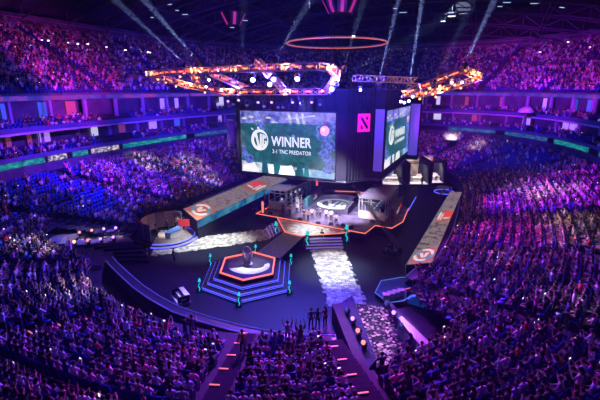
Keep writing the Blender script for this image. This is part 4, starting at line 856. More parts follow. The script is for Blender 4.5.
# ------------------------------------------------------------------ backstage sets far right
def back_set(u0, u1, v, dep_h, label, warm, n):
    a = at(u0, v, 0); b = at(u1, v, 0); d = (b-a); d.z = 0; Wd = d.length; d.normalize(); no = Vector((-d.y, d.x, 0)); r = empty('backstage_set', (a+b)/2, math.atan2(d.y, d.x)); tag(r, label, 'broadcast set'); D = 7.5; h = 4.2
    mb = MB(); mb.box((0, D/2, .15), (Wd, D, .3), M_darkmetal); mb.box((0, D/2, .31), (Wd-.1, D-.1, .03), mat('set_floor_white', (.6, .56, .58), .4, noise=.15)); mb.build('set_floor', r)
    mb = MB(); mb.box((0, D-.1, .3+h/2), (Wd, .15, h), M_grey); mb.build('back_wall', r)
    mb = MB(); mb.box((0, D-.2, .3+h/2), (Wd*.8, .06, h*.8), led('set_picture_%d' % n, [(.35, (.12, .08, .12)), (.5, warm), (.7, (.9, .75, .7))], .45, .8)); mb.build('wall_picture', r)
    for x in (-Wd/2+.15, Wd/2-.15): mb = MB(); mb.box((x, D*.5, h/2+.2), (.3, D*.98, h), M_drape); mb.build('side_wall', r)
    mb = MB(); mb.truss((-Wd/2, .1, h+.3), (Wd/2, .1, h+.3), .35, M_darkmetal, .04, .02); mb.build('header_truss', r)
    dsk = empty('presenter_desk', r.matrix_world @ Vector((0, 0, 0))); M_ = Matrix.Translation(r.location) @ Matrix.Rotation(r.rotation_euler.z, 4, 'Z')
    dsk.location = M_ @ Vector((Wd*.08, 2.6, .33)); dsk.rotation_euler = r.rotation_euler; tag(dsk, 'curved white presenter desk in %s' % ('the wider backstage set' if n == 1 else ('the right backstage set' if n == 2 else 'the set beneath the side screen')), 'desk')
    mb = MB(); mb.prism([(-1, -.3), (0, -.5), (1, -.3), (1, .3), (-1, .3)], 0, .75, M_white); mb.build('desk_front', dsk); mb = MB(); mb.prism([(-1.1, -.4), (0, -.6), (1.1, -.4), (1.1, .4), (-1.1, .4)], .75, .82, M_cream); mb.build('desk_top', dsk)
    for i in range(2):
        s_ = empty('lounge_chair', M_ @ Vector((-Wd*.25+i*Wd*.55, 4.3, .33)), r.rotation_euler.z); tag(s_, 'pale lounge chair on the %s side of %s' % (('left', 'right')[i], ('the wider backstage set' if n == 1 else ('the right backstage set' if n == 2 else 'the set beneath the side screen'))), 'chair', 'lounge chairs on the sets')
        mb = MB(); mb.box((0, 0, .32), (.9, .8, .2), M_cream); mb.build('seat', s_); mb = MB(); mb.box((0, .4, .7), (.9, .16, .7), M_cream); mb.build('backrest', s_)
        for x in (-.5, .5): mb = MB(); mb.box((x, 0, .42), (.12, .8, .5), M_white); mb.build('armrest', s_)
        for x in (-.38, .38):
            for y in (-.3, .3): mb = MB(); mb.box((x, y, .11), (.05, .05, .22), M_darkmetal); mb.build('leg', s_)
    pz = M_ @ Vector((0, 1.0, 4.1)); spot(pz, M_ @ Vector((0, 4.2, .3)), 1700, (1, .86, .85), 120, .6, .3, 'set_light')
back_set(408, 430, 186, 1, 'warm lit backstage set with glowing wall behind the stage', (.45, .25, .2), 1)
back_set(430.5, 445, 184.5, 1, 'narrower backstage set with red picture at far right', (.6, .12, .12), 2)
back_set(381, 404, 186.5, 1, 'white backstage set directly under the side screen', (.2, .3, .5), 3)
# round seat island near right wing far end
p = at(444, 184+8, 0)
r = empty('round_lit_table', p); tag(r, 'small round table with blue ring near the far end of right platform', 'table')
mb = MB(); mb.lathe((0, 0, 0), [(.5, 0), (.4, .1), (.2, .2), (.2, .8)], M_grey, 12); mb.build('pedestal', r); mb = MB(); mb.lathe((0, 0, .8), [(1.3, 0), (1.4, .05), (1.3, .1)], M_white, 20); mb.build('table_top', r); mb = MB(); mb.tube([(1.7*math.cos(a), 1.7*math.sin(a), .05) for a in np.linspace(0, 2*PI, 25)[:-1]], .05, M_blueled, 5, closed=True); mb.build('blue_ring', r)
# blue floor light strip right of the stage
mb = MB(); a = at(399, 227, .03); b = at(416, 197, .03); mb.tube([a, b], .05, M_blueled, 5); tag(mb.build('floor_light_strip'), 'thin blue light strip on the dark floor right of main stage', 'light strip')
# white domes hanging in the stands (covered cameras)
for i, (u, v, z, s, c) in enumerate(((375, 0, 0, 0, 0),)): pass
for i, (u, v, dp, rr2, lab) in enumerate(((451, 139.5, 93, 1.5, 'pale round dome on the terrace behind the stage, in the crowd'), (526, 112.5, 82, 1.35, 'pale round dome on the club level at right'))):
    p = ad(u, v, dp); mb = MB(); mb.lathe((0, 0, 0), [(rr2, 0), (rr2*.97, rr2*.25), (rr2*.8, rr2*.55), (rr2*.45, rr2*.8), (.05, rr2*.88)], M_white, 20); mb.lathe((0, 0, -.35), [(rr2*.9, 0), (rr2, .35)], M_darkmetal, 20)
    mb.tube([(0, 0, -.4), (0, 0, -3.2)], .3, M_darkmetal, 6); tag(mb.build('pale_dome', loc=p, smooth=False), lab, 'dome')
# ------------------------------------------------------------------ people
def skin_obj(name, joints, edges, m, root=0, sub=1):
    me = bpy.data.meshes.new(name); me.from_pydata([j[0] for j in joints], edges, []); o = bpy.data.objects.new(name, me); C.objects.link(o)
    sm = o.modifiers.new('skin', 'SKIN'); sm.use_smooth_shade = True
    for v, j in zip(me.skin_vertices[0].data, joints): v.radius = j[1] if isinstance(j[1], tuple) else (j[1], j[1]); v.use_root = False
    me.skin_vertices[0].data[root].use_root = True
    if sub: s_ = o.modifiers.new('sub', 'SUBSURF'); s_.levels = sub; s_.render_levels = sub
    bpy.context.view_layer.update(); ev = o.evaluated_get(bpy.context.evaluated_depsgraph_get()); m2 = bpy.data.meshes.new_from_object(ev); bpy.data.objects.remove(o)
    m2.materials.clear(); m2.materials.append(m); m2.name = name; return m2
def link(me, name, parent=None):
    o = bpy.data.objects.new(name, me); C.objects.link(o)
    if parent: o.parent = parent
    return o
def pose_joints(kind):
    """joint positions, facing +y; seated or standing"""
    sit = kind.startswith('sit'); J = {}
    pz = .52 if sit else .93
    J['pel'] = (0, -.02, pz); J['che'] = (0, -.04 if sit else 0, pz+.30); J['up'] = (0, -.02, pz+.46); J['nek'] = (0, 0, pz+.56); J['hd'] = (0, .03, pz+.66); J['top'] = (0, .03, pz+.78)
    for s, n in ((-1, 'l'), (1, 'r')):
        if sit: J['hip'+n] = (.1*s, .04, pz-.02); J['kne'+n] = (.13*s, .44, .5); J['ank'+n] = (.13*s, .43, .09); J['toe'+n] = (.14*s, .58, .045)
        elif kind == 'walk': J['hip'+n] = (.1*s, 0, .88); J['kne'+n] = (.1*s, .16*s+.04, .48); J['ank'+n] = (.1*s, .24*s-.06, .09); J['toe'+n] = (.1*s, .24*s+.09, .045)
        else: J['hip'+n] = (.1*s, 0, .88); J['kne'+n] = (.12*s, .02, .48); J['ank'+n] = (.13*s, -.01, .09); J['toe'+n] = (.15*s, .14, .045)
        sh = (.2*s, -.02, pz+.47); J['sho'+n] = sh
        if kind.endswith('up'): el = (.33*s, .05, pz+.68); wr = (.27*s, .1, pz+.94); hn = (.25*s, .12, pz+1.03)
        elif kind.endswith('clap'): el = (.27*s, .14, pz+.24); wr = (.09*s, .33, pz+.42); hn = (.03*s, .38, pz+.48)
        elif kind.endswith('phone'): el = (.27*s, .16, pz+.36); wr = (.12*s, .34, pz+.58) if s > 0 else (.09*s, .34, pz+.52); hn = (.06*s, .38, pz+.66)
        elif kind == 'walk': el = (.26*s, -.1*s, pz+.22); wr = (.26*s, -.14*s+.08, pz-.02); hn = (.26*s, -.12*s+.1, pz-.1)
        elif sit: el = (.27*s, .05, pz+.22); wr = (.17*s, .28, pz+.12); hn = (.13*s, .36, pz+.11)
        else: el = (.27*s, -.03, pz+.2); wr = (.27*s, .05, pz-.03); hn = (.26*s, .07, pz-.11)
        J['elb'+n] = el; J['wri'+n] = wr; J['han'+n] = hn
    return J
def make_person(kind, hairlen=0):
    J = pose_joints(kind); key = []; jt = []; ed = []
    def j(k, r, p=None): jt.append((J[k] if p is None else p, r)); key.append(k); return len(jt)-1
    pel = j('pel', (.13, .10)); che = j('che', (.14, .095)); up = j('up', (.12, .08)); nk = j('nek', .052); hd = j('hd', (.075, .085)); tp = j('top', (.07, .078))
    ed += [(pel, che), (che, up), (up, nk), (nk, hd), (hd, tp)]
    tips = []
    for n in 'lr':
        a = j('hip'+n, .088); b = j('kne'+n, .06); c = j('ank'+n, .04); d = j('toe'+n, .035); ed += [(pel, a), (a, b), (b, c), (c, d)]
        a = j('sho'+n, .055); b = j('elb'+n, .042); c = j('wri'+n, .027); d = j('han'+n, (.036, .02)); ed += [(up, a), (a, b), (b, c), (c, d)]
        w = Vector(J['wri'+n]); h = Vector(J['han'+n]); dr = (h-w).normalized(); sd = dr.cross(Vector((0, 0, 1)) if abs(dr.z) < .8 else Vector((0, 1, 0))).normalized(); cu = dr.cross(sd)
        for fi, (off_, L_f) in enumerate(((-.026, .06), (-.009, .075), (.009, .07), (.026, .055))):
            p1 = h+dr*.03+sd*off_; p2 = p1+dr*L_f*.5; p3 = p2+dr*L_f*.42+cu*.014; tips.append((h+sd*off_*.6, p1, p2, p3))
        p1 = w.lerp(h, .5)+sd*.03; tips.append((w.lerp(h, .35), p1, p1+sd*.022+dr*.03, p1+sd*.026+dr*.055))
    body = skin_obj('body', jt, ed, M_skin)
    bm = bmesh.new(); bm.from_mesh(body)
    hx = Vector(J['hd'])
    for t4 in tips:      # fingers grown from inside the palm
        mb = MB(); mb.tube(t4, [.009, .0095, .0085, .006], M_skin, 5); off_ = [bm.verts.new(v) for v in mb.v]
        for f in mb.f:
            try: bm.faces.new([off_[i] for i in f])
            except ValueError: pass
    def blob(c, r, mi, sc=(1, 1, 1)):
        g = bmesh.ops.create_icosphere(bm, subdivisions=1, radius=r, matrix=Matrix.Translation(c) @ Matrix.Diagonal((*sc, 1)))
        for v in g['verts']:
            for f in v.link_faces: f.material_index = mi; f.smooth = True
    for s in (-1, 1): blob(hx+Vector((.03*s, .078, .03)), .011, 1); blob(hx+Vector((.082*s, 0, .02)), .022, 0, (.5, 1, 1.4))
    blob(hx+Vector((0, .095, 0)), .016, 0, (.8, 1, 1.5)); blob(hx+Vector((0, .082, -.04)), .018, 2, (1.3, .4, .4))
    bm.to_mesh(body); bm.free(); body.materials.append(M_eye); body.materials.append(mat('lips', (.5, .2, .18), .5, noise=.05))
    o = link(body, 'spectator')
    # shirt: torso and sleeves
    jt = [(J['pel'], (.145, .115)), (J['che'], (.155, .11)), (J['up'], (.135, .095)), (tuple(Vector(J['nek'])-Vector((0, 0, .05))), .066)]; ed = [(0, 1), (1, 2), (2, 3)]
    for n in 'lr':
        s = Vector(J['sho'+n]); e = Vector(J['elb'+n]); k = len(jt); jt += [(tuple(s), .066), (tuple(s.lerp(e, .85)), .054)]; ed += [(2, k), (k, k+1)]
    o2 = link(skin_obj('shirt', jt, ed, M_cloth), 'shirt', o)
    jt = [(tuple(Vector(J['pel'])-Vector((0, 0, .02))), (.14, .112))]; ed = []
    for n in 'lr':
        h = Vector(J['hip'+n]); kn = Vector(J['kne'+n]); an_ = Vector(J['ank'+n]); k = len(jt); jt += [(tuple(h), .099), (tuple(kn), .071), (tuple(kn.lerp(an_, .92)), .055)]; ed += [(0, k), (k, k+1), (k+1, k+2)]
    o3 = link(skin_obj('trousers', jt, ed, M_cloth), 'trousers', o)
    mb = MB(); hc_ = Vector(J['hd'])+Vector((0, -.012, .055)); rs = []
    for th_ in np.linspace(0, 1.75, 6): rs.append((max(.004, .108*math.sin(th_)), .118*math.cos(th_)))
    mb.lathe(hc_, rs[::-1], M_cloth, 12, Matrix.Rotation(-.42, 3, 'X') if 0 else Matrix.Rotation(.42, 3, 'X'))
    if hairlen: mb.tube([hc_+Vector((0, -.06, .02)), hc_+Vector((0, -.10, -.1)), hc_+Vector((0, -.09, -.26))], [.08, .075, .04], M_cloth, 8)
    o4 = mb.build('hair', o, True); 
    mb = MB()
    for n in 'lr':
        t = Vector(J['toe'+n]); a = Vector(J['ank'+n]); mb.tube([a+Vector((0, -.05, -.04)), a.lerp(t, .5)+Vector((0, 0, -.015)), t+Vector((0, .03, 0))], [.048, .05, .036], M_cloth, 7)
    o5 = mb.build('shoes', o, True)
    if kind.endswith('phone'):
        mb = MB(); c_ = (Vector(J['hanl'])+Vector(J['hanr']))/2+Vector((0, .01, .06)); mb.box(c_, (.15, .012, .075), M_black); mb.box(c_+Vector((0, -.008, 0)), (.135, .004, .062), M_spec); ph = mb.build('phone', o)
    return o
KN = ['sit_rest', 'sit_clap', 'sit_up', 'sit_phone', 'stand_clap', 'stand_up']
PROTO = {(k, h): make_person(k, h) for k in KN+['stand', 'walk'] for h in (0, 1)}
puse = {k: 0 for k in PROTO}
POSE = {'sit_rest': 'sitting', 'sit_clap': 'clapping', 'sit_up': 'arms raised', 'sit_phone': 'holding phone', 'stand_clap': 'standing clapping', 'stand_up': 'standing arms raised'}
TOPS = [('pale', (.72, .70, .74)), ('pink', (.85, .3, .5)), ('black', (.03, .03, .04)), ('dark blue', (.04, .06, .25)), ('lilac', (.5, .42, .72)), ('red', (.7, .05, .04)), ('grey', (.3, .3, .32)), ('white', (.85, .85, .85)), ('orange', (.75, .25, .08)), ('dark', (.06, .05, .08))]
TW = np.array([.15, .10, .30, .12, .09, .025, .05, .12, .012, .20]); TW = TW/TW.sum()
HAIRC = [(.02, .015, .012), (.03, .02, .02), (.06, .03, .02), (.01, .01, .01)]
def place_person(kind, hair, p, rz, top, name, label, group, trouser=None, hairc=None, scale=1.0, cat='person'):
    pr = PROTO[(kind, hair)]; r = pr if puse[(kind, hair)] == 0 else copy_tree(pr); puse[(kind, hair)] += 1
    r.location = p; r.rotation_euler = (0, 0, rz); r.scale = (scale,)*3; r.name = name
    for c in kids(r):
        if c.name.startswith('shirt'): c.color = (*top, 1)
        elif c.name.startswith('trousers'): c.color = (*(trouser or (.03, .03, .06)), 1)
        elif c.name.startswith('hair'): c.color = (*(hairc or HAIRC[0]), 1)
        elif c.name.startswith('shoes'): c.color = (.1, .1, .1, 1)
    return tag(r, label, cat, group)
# candidate seats of the lower bowl
def seat_row(fn, r, keepf, pitch=.56, gap=.85):
    c = curve(fn, r); cl = np.vstack([c, c[:1]]); L = np.concatenate([[0], np.cumsum(np.hypot(*(cl[1:]-cl[:-1]).T))]); ap = np.sort(np.interp(AIS, np.append(PH, 2*PI), L)); out = []
    for i in range(len(ap)):
        a = ap[i]; b = ap[(i+1) % len(ap)]
        if b <= a: b += L[-1]
        n = int((b-a-2*gap)/pitch)
        for k in range(n):
            s_ = a+gap+(b-a-2*gap-n*pitch)/2+(k+.5)*pitch; s_ %= L[-1]; x = np.interp(s_, L, cl[:, 0]); y = np.interp(s_, L, cl[:, 1])
            if keepf(x, y): out.append((x, y, i, k, n))
    return out
def inward(fn, x, y, r):
    c0 = curve(fn, r); k = int(np.hypot(c0[:, 0]-x, c0[:, 1]-y).argmin()); t = c0[(k+2) % 3600]-c0[k-2]; n = np.array([-t[1], t[0]]); n /= np.linalg.norm(n); return n
def inview(x, y, z, mg=30):
    u, v, d = proj((x, y, z)); return -mg < u < 600+mg and -mg < v < 400+mg
EMPTY = [(at(62, 207, 2.6), 5.5), (at(30, 196, 3.3), 3.5), (at(8, 192, 4.5), 3), (at(90, 214, 2.2), 3), (at(505, 158, 4.5), 8), (at(480, 168, 3), 6), (at(535, 160, 5.5), 5)]
def occ(x, y):
    o = .90+.10*math.sin(x*.31+1.3)*math.sin(y*.27)
    for c, r in EMPTY:
        d = math.hypot(x-c.x, y-c.y)
        if d < r: o = min(o, .2)
        elif d < r*1.3: o = min(o, .6)
    if x < -20 and y < 62: o = min(o, .84)
    if y < 34: o = min(o, .86)
    if x > 22: o = min(o, .84)
    return o
seats = []      # x,y,z,rz,row,sec,k,n,tier,cd
for i in range(NR):
    r = (i+.55)/NR; z = zlow(i); c0 = curve(PIN, r); tg = np.roll(c0, -3, 0)-np.roll(c0, 3, 0)
    for (x, y, sec, k, n) in seat_row(PIN, r, lambda x, y: not notched(x, y)):
        if not inview(x, y, z+.8, 28): continue
        if i in (11,) and y < 34 and x < 12: continue
        if y < 33 and x < 14 and i < (2 if x > -2 else 1): continue
        if i >= 21 and y > 26: continue
        if i < 12 and inpoly(x, y, SKIP): continue          # cross aisle with the rail
        j = int(((c0[:, 0]-x)**2+(c0[:, 1]-y)**2).argmin()); t = tg[j]; rz = math.atan2(t[1], t[0])   # local +y points inward
        if proj((x, y, z+.8))[2] < 7: continue
        seats.append((x, y, z, rz, i, sec, k, n, 0, proj((x, y, z+.8))[2]))
for i in range(NR):
    r = (i+.55)/NR; z = zup(i); c0 = curve(PUP, r); tg = np.roll(c0, -3, 0)-np.roll(c0, 3, 0)
    for (x, y, sec, k, n) in seat_row(PUP, r, keep_up, .62, .8):
        if not inview(x, y, z+.8, 25): continue
        j = int(((c0[:, 0]-x)**2+(c0[:, 1]-y)**2).argmin()); t = tg[j]
        seats.append((x, y, z, math.atan2(t[1], t[0]), i, sec, k, n, 1, proj((x, y, z+.8))[2]))
for (d0, z0, ri) in ((.55, 8.3, .3), (1.45, 8.6, .3), (2.35, 8.9, .3), (.5, 12.05, .35), (1.4, 12.4, .35), (2.3, 12.75, .35)):
    c0 = off(d0); tg = np.roll(c0, -3, 0)-np.roll(c0, 3, 0); L = 0; last = None
    for j in range(0, 3600):
        if last is not None and np.hypot(*(c0[j]-last)) < .62: continue
        last = c0[j]; x, y = c0[j]
        if keep_up(x, y) and inview(x, y, z0+.8, 20) and (j//40) % 5: seats.append((x, y, z0, math.atan2(tg[j][1], tg[j][0]), 0, j//40, 0, 1, 2, proj((x, y, z0+.8))[2]))
seats.sort(key=lambda s: s[9])
print('SEATS', len(seats))
# individual seats: frame-visible, nearest 300
def make_seat():
    r = empty('stadium_seat')
    mb = MB(); mb.prism([(-.23, -.2), (.23, -.2), (.22, .24), (-.22, .24)], .38, .43, M_seat); mb.build('seat_pan', r)
    mb = MB(); mb.box((0, -.25, .62), (.46, .05, .48), M_seat, R=Matrix.Rotation(.16, 3, 'X')); mb.build('backrest', r)
    for s in (-1, 1): mb = MB(); mb.box((.255*s, -.02, .3), (.035, .34, .6), M_seatd); mb.build('armrest', r)
    mb = MB(); mb.box((0, -.12, .19), (.1, .12, .38), M_seatd); mb.build('pedestal', r)
    return r
proto_seat = make_seat(); ns = 0; npz = 0; rest_s = []; rest_p = []
SECN = {}
def sec_name(s):
    x, y = s[0], s[1]; return s[5]
secs = sorted(set(s[5] for s in seats if s[8] == 0))
front = [s for s in seats if s[8] == 0]
def secname(k):
    pts = [proj((s[0], s[1], s[2])) for s in front if s[5] == k and proj((s[0], s[1], s[2]))[2] < 40]
    return np.mean([p[0] for p in pts]) if pts else 9999
so = sorted(secs, key=secname); near_secs = []
clap_w = [.48, .24, .08, .06, .09, .05]
VIS = lambda s: (lambda q: -2 < q[0] < 602 and -2 < q[1] < 402)(proj((s[0], s[1], s[2]+.75)))
indiv_lab = []
for s in seats:
    occd = rng.rand() < (occ(s[0], s[1]) if s[8] == 0 else (.86 if s[8] == 1 else .5))
    vis = VIS(s)
    if s[8] == 0 and vis and ns < 300:
        o = proto_seat if ns == 0 else copy_tree(proto_seat); o.location = s[:3]; o.rotation_euler = (0, 0, s[3]); ns += 1; indiv_lab.append((o, s, 'seat', occd))
    else: rest_s.append(s)
    if not occd: continue
    top = TOPS[rng.choice(len(TOPS), p=TW)]
    if s[8] == 0 and vis and npz < 268:
        kd = KN[rng.choice(6, p=clap_w)]; hl = int(rng.rand() < .35)
        p = (s[0], s[1], s[2]) if kd.startswith('sit') else (s[0]-math.sin(s[3])*.38, s[1]+math.cos(s[3])*.38, s[2])
        if not kd.startswith('sit') : p = (p[0], p[1], s[2])
        col = tuple(min(1, c*rng.uniform(.8, 1.15)) for c in top[1])
        o = place_person(kd, hl, p, s[3]+rng.uniform(-.25, .25), col, 'spectator', None, 'spectators in the front blocks', tuple(rng.uniform(.01, .09, 3)), HAIRC[rng.randint(4)], rng.uniform(.94, 1.05)); npz += 1
        indiv_lab.append((o, s, 'person', (top[0], POSE[kd])))
    else: rest_p.append((s, top[1]))
# label near seats and spectators by block, row and seat
blocks = sorted(set(s[5] for _, s, _, _ in indiv_lab), key=lambda k: np.mean([proj(s[:3])[0] for _, s, _, _ in indiv_lab if s[5] == k]))
nb = len(blocks); bname = {}
for i, k in enumerate(blocks): bname[k] = '%s block from left' % ordn(i+1)
for o, s, kd, ex in indiv_lab:
    loc_ = 'row %d, seat %d, %s' % (s[4]+1, s[6]+1, bname[s[5]])
    if kd == 'seat': tag(o, ('occupied' if ex else 'empty')+' blue seat, '+loc_, 'seat', 'blue seats in the near rows')
    else: o['label'] = 'person in %s top %s, %s' % (ex[0], ex[1], loc_)
# ---- the remaining seats and spectators, too many to build one by one
def lo_tube(pts, rs, n, flat=1.0):
    pts = np.array(pts, float); vs = []; q = []; N = len(pts)
    for i in range(N):
        d = pts[min(i+1, N-1)]-pts[max(i-1, 0)]; d /= np.linalg.norm(d); a = np.cross(d, [0, 1, 0] if abs(d[1]) < .8 else [0, 0, 1]); a /= np.linalg.norm(a); b = np.cross(d, a)
        for k in range(n): t = 2*PI*(k+.5)/n; vs.append(pts[i]+(a*math.cos(t)+b*math.sin(t)*flat)*rs[i])
    for i in range(N-1):
        for k in range(n): q.append((i*n+k, i*n+(k+1) % n, (i+1)*n+(k+1) % n, (i+1)*n+k))
    return np.array(vs), q
def lo_person(kind, lod):
    J = pose_joints(kind); parts = []
    n = 6 if lod == 0 else 4
    p, c = np.array(J['pel']), np.array(J['che']); u = np.array(J['up']); nk = np.array(J['nek']); h = np.array(J['hd'])
    parts.append((lo_tube([p-[0, 0, .05], c, u, u+[0, .0, .05]], [.17, .19, .2, .07], n, .62), 0))
    parts.append((lo_tube([nk-[0, 0, .05], h-[0, 0, .06], h+[0, 0, .03], h+[0, 0, .11]], [.05, .085, .1, .05], n, 1), 1))
    parts.append((lo_tube([h+[0, -.045, -.05], h+[0, -.03, .05], h+[0, -.01, .135], h+[0, 0, .15]], [.085, .1, .075, .01], n, 1), 2))
    for s in 'lr':
        sh, e, w, ha = (np.array(J[k+s]) for k in ('sho', 'elb', 'wri', 'han'))
        parts.append((lo_tube([sh, e], [.07, .055], 4), 0)); parts.append((lo_tube([e, w, ha+(ha-w)*.8], [.045, .035, .03], 4), 1))
        hp_, kn, an_ = (np.array(J[k+s]) for k in ('hip', 'kne', 'ank'))
        if lod == 0: parts.append((lo_tube([hp_, kn, an_], [.1, .075, .05], 4), 3))
    V = []; Q = []; K = []; o = 0
    for (vs, q), k in parts: V.append(vs); Q += [[i+o for i in f] for f in q]; K += [k]*len(vs); o += len(vs)
    return np.vstack(V), np.array(Q), np.array(K)
def bulk(name, items, protos, m, color=True):
    Vs = []; Qs = []; Cs = []; o = 0
    for (x, y, z, rz, sc, pi, cols) in items:
        V, Q, K = protos[pi]; c, s = math.cos(rz), math.sin(rz); P = V*sc; X = P[:, 0]*c-P[:, 1]*s+x; Y = P[:, 0]*s+P[:, 1]*c+y
        Vs.append(np.stack([X, Y, P[:, 2]+z], 1)); Qs.append(Q+o); o += len(V)
        if color: Cs.append(cols[K])
    V = np.vstack(Vs).astype(np.float32); Q = np.vstack(Qs).astype(np.int32); me = bpy.data.meshes.new(name)
    me.vertices.add(len(V)); me.vertices.foreach_set('co', V.ravel()); me.loops.add(Q.size); me.loops.foreach_set('vertex_index', Q.ravel()); me.polygons.add(len(Q))
    me.polygons.foreach_set('loop_start', np.arange(0, Q.size, 4, dtype=np.int32)); me.polygons.foreach_set('loop_total', np.full(len(Q), 4, dtype=np.int32))
    me.materials.append(m); me.update(calc_edges=True)
    if color:
        ca = me.color_attributes.new('Col', 'FLOAT_COLOR', 'POINT'); cc = np.vstack(Cs); cc = np.hstack([cc, np.ones((len(cc), 1))]).astype(np.float32); ca.data.foreach_set('color', cc.ravel())
    ob = bpy.data.objects.new(name, me); C.objects.link(ob); return ob
protos = [lo_person(k, 0) for k in KN]+[lo_person(k, 1) for k in KN]
items = []
skin_c = np.array([.55, .36, .27])
for s, top in rest_p:
    k = rng.choice(6, p=clap_w); far = s[8] > 0 or s[9] > 62; x, y = s[0], s[1]
    if k >= 4: x -= math.sin(s[3])*.38; y += math.cos(s[3])*.38
    cols = np.array([[min(1, c*rng.uniform(.8, 1.15)) for c in top], skin_c*rng.uniform(.6, 1.15), HAIRC[rng.randint(4)], rng.uniform(.01, .1, 3)])
    items.append((x, y, s[2], s[3]+rng.uniform(-.3, .3), rng.uniform(.95, 1.12), k+(6 if far else 0), cols))
ob = bulk('crowd', items, protos, M_crowd); tag(ob, 'dense crowd of seated and cheering spectators filling the bowl', 'crowd', None, 'stuff')
def boxq(c, d):
    c = np.array(c); V = np.array([c+np.array([x*d[0]/2, y*d[1]/2, z*d[2]/2]) for x in (-1, 1) for y in (-1, 1) for z in (-1, 1)]); return V, np.array([(0, 1, 3, 2), (4, 6, 7, 5), (0, 4, 5, 1), (2, 3, 7, 6), (0, 2, 6, 4), (1, 5, 7, 3)])
V1, Q1 = boxq((0, 0, .40), (.46, .44, .06)); V2, Q2 = boxq((0, -.25, .62), (.46, .06, .48)); V3, Q3 = boxq((0, -.12, .19), (.12, .12, .36))
sp_ = (np.vstack([V1, V2, V3]), np.vstack([Q1, Q2+8, Q3+16]), None)
ob = bulk('seat_mass', [(s[0], s[1], s[2], s[3], 1.0, 0, None) for s in rest_s], [sp_], M_seat, False); tag(ob, 'rows of blue stadium seats all round the bowl', 'seats', None, 'stuff')
print('CROWD', len(items), 'SEATS', ns, len(rest_s))
# phones and glow sticks in the crowd: only tiny screens, scattered
mbp = MB()
for i in range(420):
    s, _ = rest_p[rng.randint(len(rest_p))]
    c = Vector((s[0]-math.sin(s[3])*.36, s[1]+math.cos(s[3])*.36, s[2]+rng.uniform(.85, 1.3))); mbp.box(c, (.14, .02, .08), M_spec, s[3]+rng.uniform(-.6, .6))
tag(mbp.build('phone_lights'), 'scatter of tiny glowing phone screens held up in the crowd', 'phones', None, 'stuff')
# stair treads in the aisles: small pink edge lights on the near stairs
for ai, ph in enumerate(AIS):
    mid_ = PIN(.4, ph); 
    if not inview(mid_[0], mid_[1], 3, 120): continue
    q0 = proj((mid_[0], mid_[1], 3))
    if q0[2] > 75: continue
    mb = MB(); near = q0[2] < 34
    for i in range(NR):
        a = PIN(i/NR, ph); b = PIN((i+1)/NR, ph); a = Vector((*a, 0)); b = Vector((*b, 0)); d = (b-a); 
        if notched(a.x, a.y) or notched(b.x, b.y): continue
        for h_ in (0, .5):
            p = a.lerp(b, h_+.25); mb.box((p.x, p.y, zlow(i)+(.055 if h_ else .02)+.0), (d.length*.48, 1.1, .11 if h_ else .04), mat('stair_violet', (.018, .012, .03), .9, noise=.2, spec=.1), math.atan2(d.y, d.x))
    so_ = mb.build('floor_stair'); tag(so_, 'radial aisle stairs of the lower bowl, %s flight counted from the right' % ordn(ai+1), None, None, 'structure')
    if near:
        for i in range(0, NR, 2):
            a = PIN((i+.1)/NR, ph); a = Vector((*a, zlow(i)+.07))
            if notched(a.x, a.y): continue
            mb = MB(); dd = Vector((*PIN(1, ph), 0))-Vector((*PIN(0, ph), 0)); mb.box((0, 0, 0), (.07, .55, .03), mat('step_light', (.8, .2, .1), .4, emit=(1, .2, .08), es=1.0, sample=False), math.atan2(dd.y, dd.x))
            o = mb.build('step_light', loc=a+Vector((dd.normalized().y*.3, -dd.normalized().x*.3, .03))); tag(o, 'small orange step light on row %d of aisle %d counted from the right' % (i+1, ai+1), 'step light', 'orange step lights on the near stairs')
# curved rail crossing the near left seats
c0 = curve(PIN, 11.85/NR); run = [(p[0], p[1]) for p in c0[::8] if p[1] < 30 and p[0] < 11.5 and inview(p[0], p[1], 4, 60)]
r = empty('curved_handrail', (run[len(run)//2][0], run[len(run)//2][1], zlow(11))); tag(r, 'long curved dark handrail crossing the seats at the lower left', 'handrail'); o_ = r.location
for dz in (.55, 1.0): mb = MB(); mb.tube([(p[0]-o_.x, p[1]-o_.y, dz) for p in run], .035, mat('rail_violet', (.06, .05, .13), .4, .3, noise=.1), 5); mb.build('rail', r)
mb = MB(); n = len(run); vs = [(p[0]-o_.x, p[1]-o_.y, z) for p in run for z in (0, .5)]; mb.add(vs, [(2*k, 2*k+2, 2*k+3, 2*k+1) for k in range(n-1)], M_rail); mb.build('kick_panel', r)
for k in range(0, n, 5): mb = MB(); mb.tube([(run[k][0]-o_.x, run[k][1]-o_.y, 0), (run[k][0]-o_.x, run[k][1]-o_.y, 1.0)], .03, MATS['rail_violet'], 5); mb.build('post', r)
